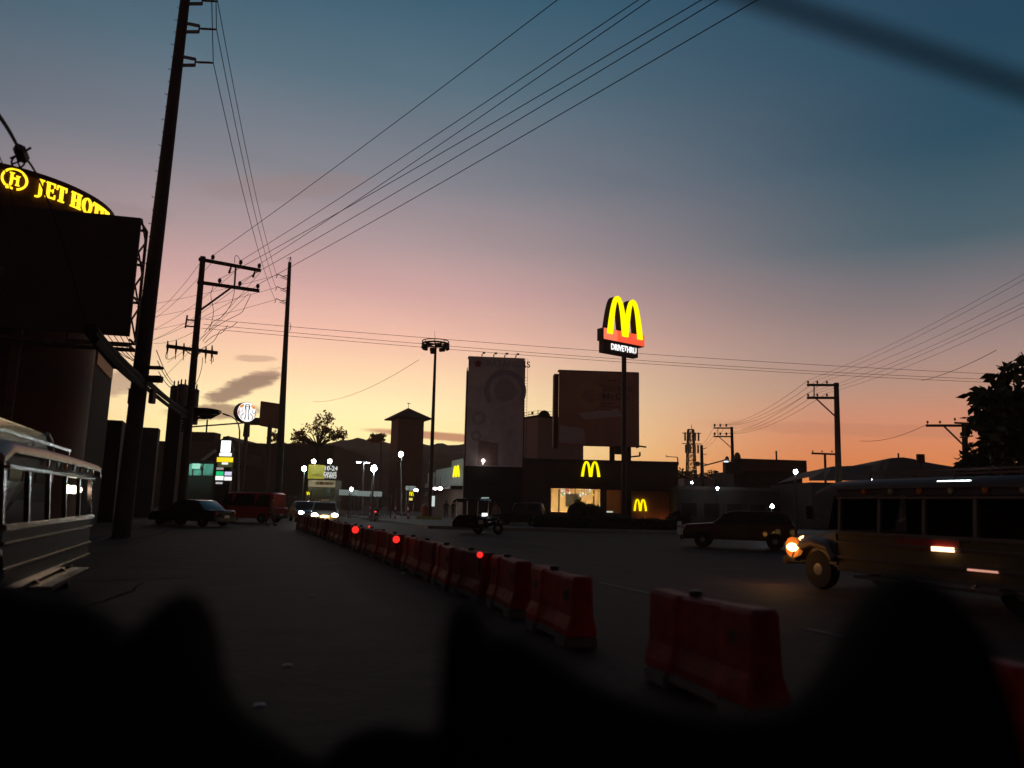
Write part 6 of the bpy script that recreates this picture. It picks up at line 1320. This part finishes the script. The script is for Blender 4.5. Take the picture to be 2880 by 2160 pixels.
# tricycle with sidecar
tl_ = ground_at(1345, 41); mt = motorcycle('motorcycle pulling the dark tricycle sidecar on the right carriageway', tl_ + Vector((.55, 0, 0)), R(60), pt_black)
t = thing('tricycle_sidecar', 'dark roofed tricycle sidecar with a white lamp and pale panel on the right carriageway', 'tricycle', tl_ + Vector((-.35, .3, 0)), R(60))
q = MB(); sideloft(q, [(-.75, .3), (-.8, .9), (-.6, 1.0), (.5, .95), (.85, .6), (.85, .3)], .55); q.build('tub', pt_black, t, smooth=True, bevel=.03)
q = MB(); sideloft(q, [(-.85, 1.72), (-.8, 1.8), (.55, 1.82), (.8, 1.66), (.75, 1.62), (.5, 1.74)], .62); q.build('roof', pt_black, t, smooth=True)
for x in (-.52, .52):
    for y0, y1 in ((-.7, -.75), (.6, .62)): q = MB(); q.tube([(x, y0, .9), (x, y1, 1.75)], .025, 8); q.build('roof_post', chromew, t)
q = MB(); q.box((0, -.25, .55), (.9, .6, .14)); q.build('seat', mat('seat_vinyl', (0, 0, 0)), t, bevel=.04); wheel(t, .62, -.1, .28, .12)
q = MB(); q.box((0, -.83, 1.0), (.5, .04, .17)); q.build('number_plate', glow('plate_lit', (.9, .95, 1), 1.6), t); q = MB(); q.box((-.35, -.82, .62), (.4, .05, .2)); q.build('reflector_panel', mat('pale_panel', (.6, .45, .4), .4), t)
q = MB(); q.tube([(-.4, -.86, 1.86), (.3, -.86, 1.88)], .035, 8); q.build('roof_trim', glow('trim_cool', (.45, .6, .56), .5), t)
motorcycle('small motorcycle with a red tail light beside the left striped bollard', ground_at(1062, 64), R(0), pt_black, tail=glow('tail_bright', (1, .04, .05), 3))

# ------------------------------------------------------------------ people
def person(label, loc, rz, shirt, trousers, pose='stand', hair=True, helmet=None, scale=1.0, bag=None, skin=None):
    root = thing('person', label, 'person', loc, rz); s_ = scale
    J = {'pelvis': (0, 0, .93), 'spine': (0, .01, 1.12), 'chest': (0, .0, 1.3), 'neck': (0, .01, 1.45), 'head': (0, .03, 1.56), 'crown': (0, .02, 1.66)}
    RD = {'pelvis': .135, 'spine': .125, 'chest': .15, 'neck': .058, 'head': .09, 'crown': .075}
    E = [('pelvis', 'spine'), ('spine', 'chest'), ('chest', 'neck'), ('neck', 'head'), ('head', 'crown')]
    def limb(n_, pts, rr, par):
        prev = par
        for i, (p, r_) in enumerate(zip(pts, rr)): k = n_ + str(i); J[k] = p; RD[k] = r_; E.append((prev, k)); prev = k
    for sd_ in (-1, 1):
        st = .16 * sd_ if pose == 'walk' else 0
        if pose == 'ride':
            limb('leg%d' % sd_, [(sd_ * .11, .02, .86), (sd_ * .24, .38, .74), (sd_ * .23, .2, .34), (sd_ * .24, .34, .27)], [.1, .068, .05, .042], 'pelvis')
            limb('arm%d' % sd_, [(sd_ * .19, .02, 1.38), (sd_ * .33, .18, 1.14), (sd_ * .33, .46, 1.06), (sd_ * .33, .53, 1.05)], [.062, .046, .036, .034], 'chest')
        else:
            limb('leg%d' % sd_, [(sd_ * .095, 0, .86), (sd_ * .105, st * .8 + .03, .48), (sd_ * .11, st * 1.3 - (.06 if st < 0 else 0), .08), (sd_ * .115, st * 1.3 + .13, .035)], [.1, .065, .045, .036], 'pelvis')
            limb('arm%d' % sd_, [(sd_ * .185, -.005, 1.38), (sd_ * .25, -.02 - st * .5, 1.12), (sd_ * .26, .06 - st * .9, .89), (sd_ * .26, .09 - st * .9, .81)], [.06, .044, .034, .03], 'chest')
    if pose == 'ride':
        for k, (dy, dz) in {'spine': (.03, 0), 'chest': (.08, -.02), 'neck': (.13, -.02), 'head': (.18, -.02), 'crown': (.17, -.02)}.items(): J[k] = (J[k][0], J[k][1] + dy, J[k][2] + dz)
    ks = list(J); me = bpy.data.meshes.new('body'); me.from_pydata([J[k] for k in ks], [(ks.index(a), ks.index(b_)) for a, b_ in E], [])
    ob = bpy.data.objects.new('body', me); COL.objects.link(ob); sm = ob.modifiers.new('s', 'SKIN'); sm.use_smooth_shade = True
    for i, k in enumerate(ks): me.skin_vertices[0].data[i].radius = (RD[k], RD[k] * (.72 if k in ('chest', 'spine', 'pelvis') else 1)); me.skin_vertices[0].data[i].use_root = (k == 'pelvis')
    ob.modifiers.new('u', 'SUBSURF').levels = 2
    bpy.context.view_layer.update(); ev = bpy.data.meshes.new_from_object(ob.evaluated_get(bpy.context.evaluated_depsgraph_get()), preserve_all_data_layers=False)
    bpy.data.objects.remove(ob)
    for m_ in (skin or mat('skin', (.3, .17, .1), .6, bump=.03), shirt, trousers): ev.materials.append(m_)
    hz = J['neck'][2] + .01
    for p in ev.polygons:
        c_ = p.center; p.use_smooth = True
        hand = (abs(c_.x) > .2 and c_.z < .86 and pose != 'ride') or (pose == 'ride' and c_.y > .47 and c_.z > .9)
        p.material_index = 0 if c_.z > hz or (hand and c_.z > .7) else (2 if c_.z < .98 and not (pose == 'ride' and c_.y > .15 and c_.z > .95 and abs(c_.x) > .2) else 1)
    o = bpy.data.objects.new('body', ev); COL.objects.link(o); o.parent = root; root.scale = (s_, s_, s_)
    hd = Vector(J['head'])
    q = MB(); q.sphere(hd + Vector((0, .085, -.01)), .018, 8, 5, (.9, 1.2, 1.5)); q.build('nose', skin or MATS['skin'], root, smooth=True)
    for sd_ in (-1, 1):
        q = MB(); q.sphere(hd + Vector((sd_ * .034, .078, .018)), .011, 8, 5); q.build('eye', black, root); q = MB(); q.sphere(hd + Vector((sd_ * .088, .0, .0)), .024, 8, 5, (.4, .8, 1.2)); q.build('ear', MATS['skin'], root)
        hp = Vector(J['arm%d3' % sd_]); q = MB()
        for f in range(4): x = (f - 1.5) * .017; b0 = hp + (Vector((0, x, -.02)) if pose != 'ride' else Vector((x * sd_, .02, 0))); dn = Vector((0, .01, -1)) if pose != 'ride' else Vector((0, .5, -.8)); q.tube([b0, b0 + dn * .035, b0 + dn * .06 + Vector((0, -.015 if pose == 'ride' else .012, 0))], [.0095, .009, .007], 6)
        q.tube([hp + Vector((-sd_ * .01, .03, .01)), hp + Vector((-sd_ * .025, .05, -.025))], [.011, .008], 6); q.build('fingers', MATS['skin'], root, smooth=True)
        fo = Vector(J['leg%d3' % sd_]); q = MB(); q.sphere(fo + Vector((0, -.03, .0)), .05, 12, 6, (.9, 2.3, .85)); q.build('shoe', black if bag is None else whitep, root, smooth=True)
    if helmet:
        q = MB(); q.sphere(hd + Vector((0, -.005, .03)), .145, 18, 12, (.95, 1.08, 1.0)); h = q.build('helmet', helmet, root, smooth=True); q = MB(); q.sphere(hd + Vector((0, .06, .01)), .118, 14, 8, (.92, .85, .55)); q.build('visor', glass_d, h, smooth=True)
    elif hair:
        q = MB(); q.sphere(hd + Vector((0, -.022, .035)), .105, 14, 9, (.95, 1.02, .95)); q.build('hair', black, root, smooth=True)
    if bag: q = MB(); q.box((.3, .05, .6), (.16, .3, .34)); q.tube([(.3, -.06, .76), (.28, .05, .88), (.3, .16, .76)], .012, 6); q.build('bag', bag, root, bevel=.03)
    return root
sh_dark, tr_dark = mat('cloth_dark', (.014, .012, .013), .9), mat('cloth_denim', (.02, .024, .035), .9)
person('person in dark clothes walking in front of the red van', ground_at(765, 46.5), R(-70), mat('cloth_maroon', (.05, .015, .015), .9), tr_dark, 'walk')
p_ = ground_at(1256, 74); p_.z = .14; person('left one of two people standing by the restaurant side wall', p_, R(180), sh_dark, tr_dark)
p_ = ground_at(1276, 74); p_.z = .14; person('right one of two people standing by the restaurant side wall', p_, R(160), sh_dark, tr_dark, scale=.97)
person('person in a pale top with a white bag standing right of the tricycle', ground_at(1396, 46), R(150), mat('cloth_tan', (.4, .27, .2), .9), tr_dark, bag=mat('bag_white', (.55, .53, .5), .7))
# grab rail close to the lens
a, e = P(1880, -95, .52), P(3050, 305, .48)
t = thing('grab_rail', 'dark out-of-focus grab rail slanting across the upper right corner of the sky', 'rail', (a + e) / 2)
q = MB(); q.tube([(a - e) * .62, (e - a) * .75], .0062, 14); q.build('bar', mat('rail_paint', (.03, .035, .045), .5), t, smooth=True)
for s_ in (.62, .68): q = MB(); q.tube([(e - a) * s_, (e - a) * (s_ + .012)], .0095, 14); q.build('collar', black, t, smooth=True)

# the dark cabin the photograph is taken from: low sill and seat backs
cab_m = mat('cabin_vinyl', (.005, .0045, .0045), .9, spec=.05)
DC = .95
def cab_pt(px, py, d=DC): return P(px, py, d)
c0_ = cab_pt(1440, 2500); root = thing('vehicle_cabin', 'black cabin sill with rounded seat backs along the bottom edge of the photo', 'vehicle interior', (c0_.x, DC, 0))
def cab_shape(name, outline, th):
    pts = []
    n_ = len(outline)
    for i in range(n_ - 1):
        p0, p1, p2, p3 = [Vector(outline[max(0, min(n_ - 1, i + k))] + (0,)) for k in (-1, 0, 1, 2)]
        for k in range(6):
            f = k / 6; pts.append(.5 * ((2 * p1) + (p2 - p0) * f + (2 * p0 - 5 * p1 + 4 * p2 - p3) * f * f + (3 * p1 - p0 - 3 * p2 + p3) * f ** 3))
    pts.append(Vector(outline[-1] + (0,))); w3 = [cab_pt(p.x, p.y) for p in pts]; zb_ = .3
    q = MB(); n2 = len(w3)
    for dy, ins in ((-.5 * th, .03), (-.28 * th, .008), (0, 0), (.3 * th, .008), (.5 * th, .03)):
        for p in w3: q.v.append(Vector((p.x, DC + dy, max(zb_ + .05, p.z - ins))))
    for r_ in range(4):
        for i in range(n2 - 1): q.f.append((r_ * n2 + i, r_ * n2 + i + 1, (r_ + 1) * n2 + i + 1, (r_ + 1) * n2 + i)); q.m.append(0)
    for r_ in (0, 4):
        o_ = len(q.v)
        for p in w3: q.v.append(Vector((p.x, DC + (-.5 if r_ == 0 else .5) * th, zb_)))
        for i in range(n2 - 1): q.f.append((r_ * n2 + i, r_ * n2 + i + 1, o_ + i + 1, o_ + i)); q.m.append(0)
    q.wbuild(name, cab_m, root, smooth=True)
cab_shape('seat_back', [(-700, 1500), (-200, 1580), (90, 1665), (210, 1690), (330, 1765), (405, 1748), (478, 1680), (525, 1668), (552, 1740), (575, 1860), (640, 1985), (740, 2060), (830, 2130), (860, 2200)], .16)
cab_shape('seat_back', [(1235, 2200), (1262, 2060), (1290, 1930), (1306, 1845), (1268, 1775), (1262, 1715), (1300, 1688), (1350, 1712), (1390, 1772), (1470, 1790), (1560, 1845), (1680, 1920), (1850, 1985), (2050, 2020), (2240, 1990), (2350, 1880), (2420, 1760), (2480, 1660), (2560, 1610), (2640, 1660), (2700, 1790), (2750, 1960), (2790, 2160)], .16)
cab_shape('sill', [(700, 2190), (820, 2120), (900, 2130), (960, 2075), (1060, 2040), (1180, 2056), (1262, 2050), (1320, 2120)], .12)
q = MB(); pe = P(3220, 360, .46); q.tube([pe, Vector((pe.x + .02, pe.y, .3))], .012, 10); q.wbuild('stanchion', cab_m, root)
q = MB(); q.box((c0_.x, DC - .1, .26), (3.0, 1.1, .08)); q.wbuild('floor', cab_m, root)
# ------------------------------------------------------------------ dusk haze
HZ = 0.0005
b = MB(); b.box((0, 270, 21.9), (1300, 860, 46.2)); o = b.build('haze', black, origin=Vector((0, 270, 0))); stuff(o)
hm = bpy.data.materials.new('haze_air'); hm.use_nodes = True; t = hm.node_tree; t.nodes.clear()
pv = t.nodes.new('ShaderNodeVolumePrincipled'); pv.inputs['Density'].default_value = HZ; pv.inputs['Anisotropy'].default_value = 0.35; pv.inputs['Color'].default_value = (1.0, 0.72, 0.52, 1)
ho = t.nodes.new('ShaderNodeOutputMaterial'); t.links.new(pv.outputs[0], ho.inputs['Volume']); o.data.materials.clear(); o.data.materials.append(hm)
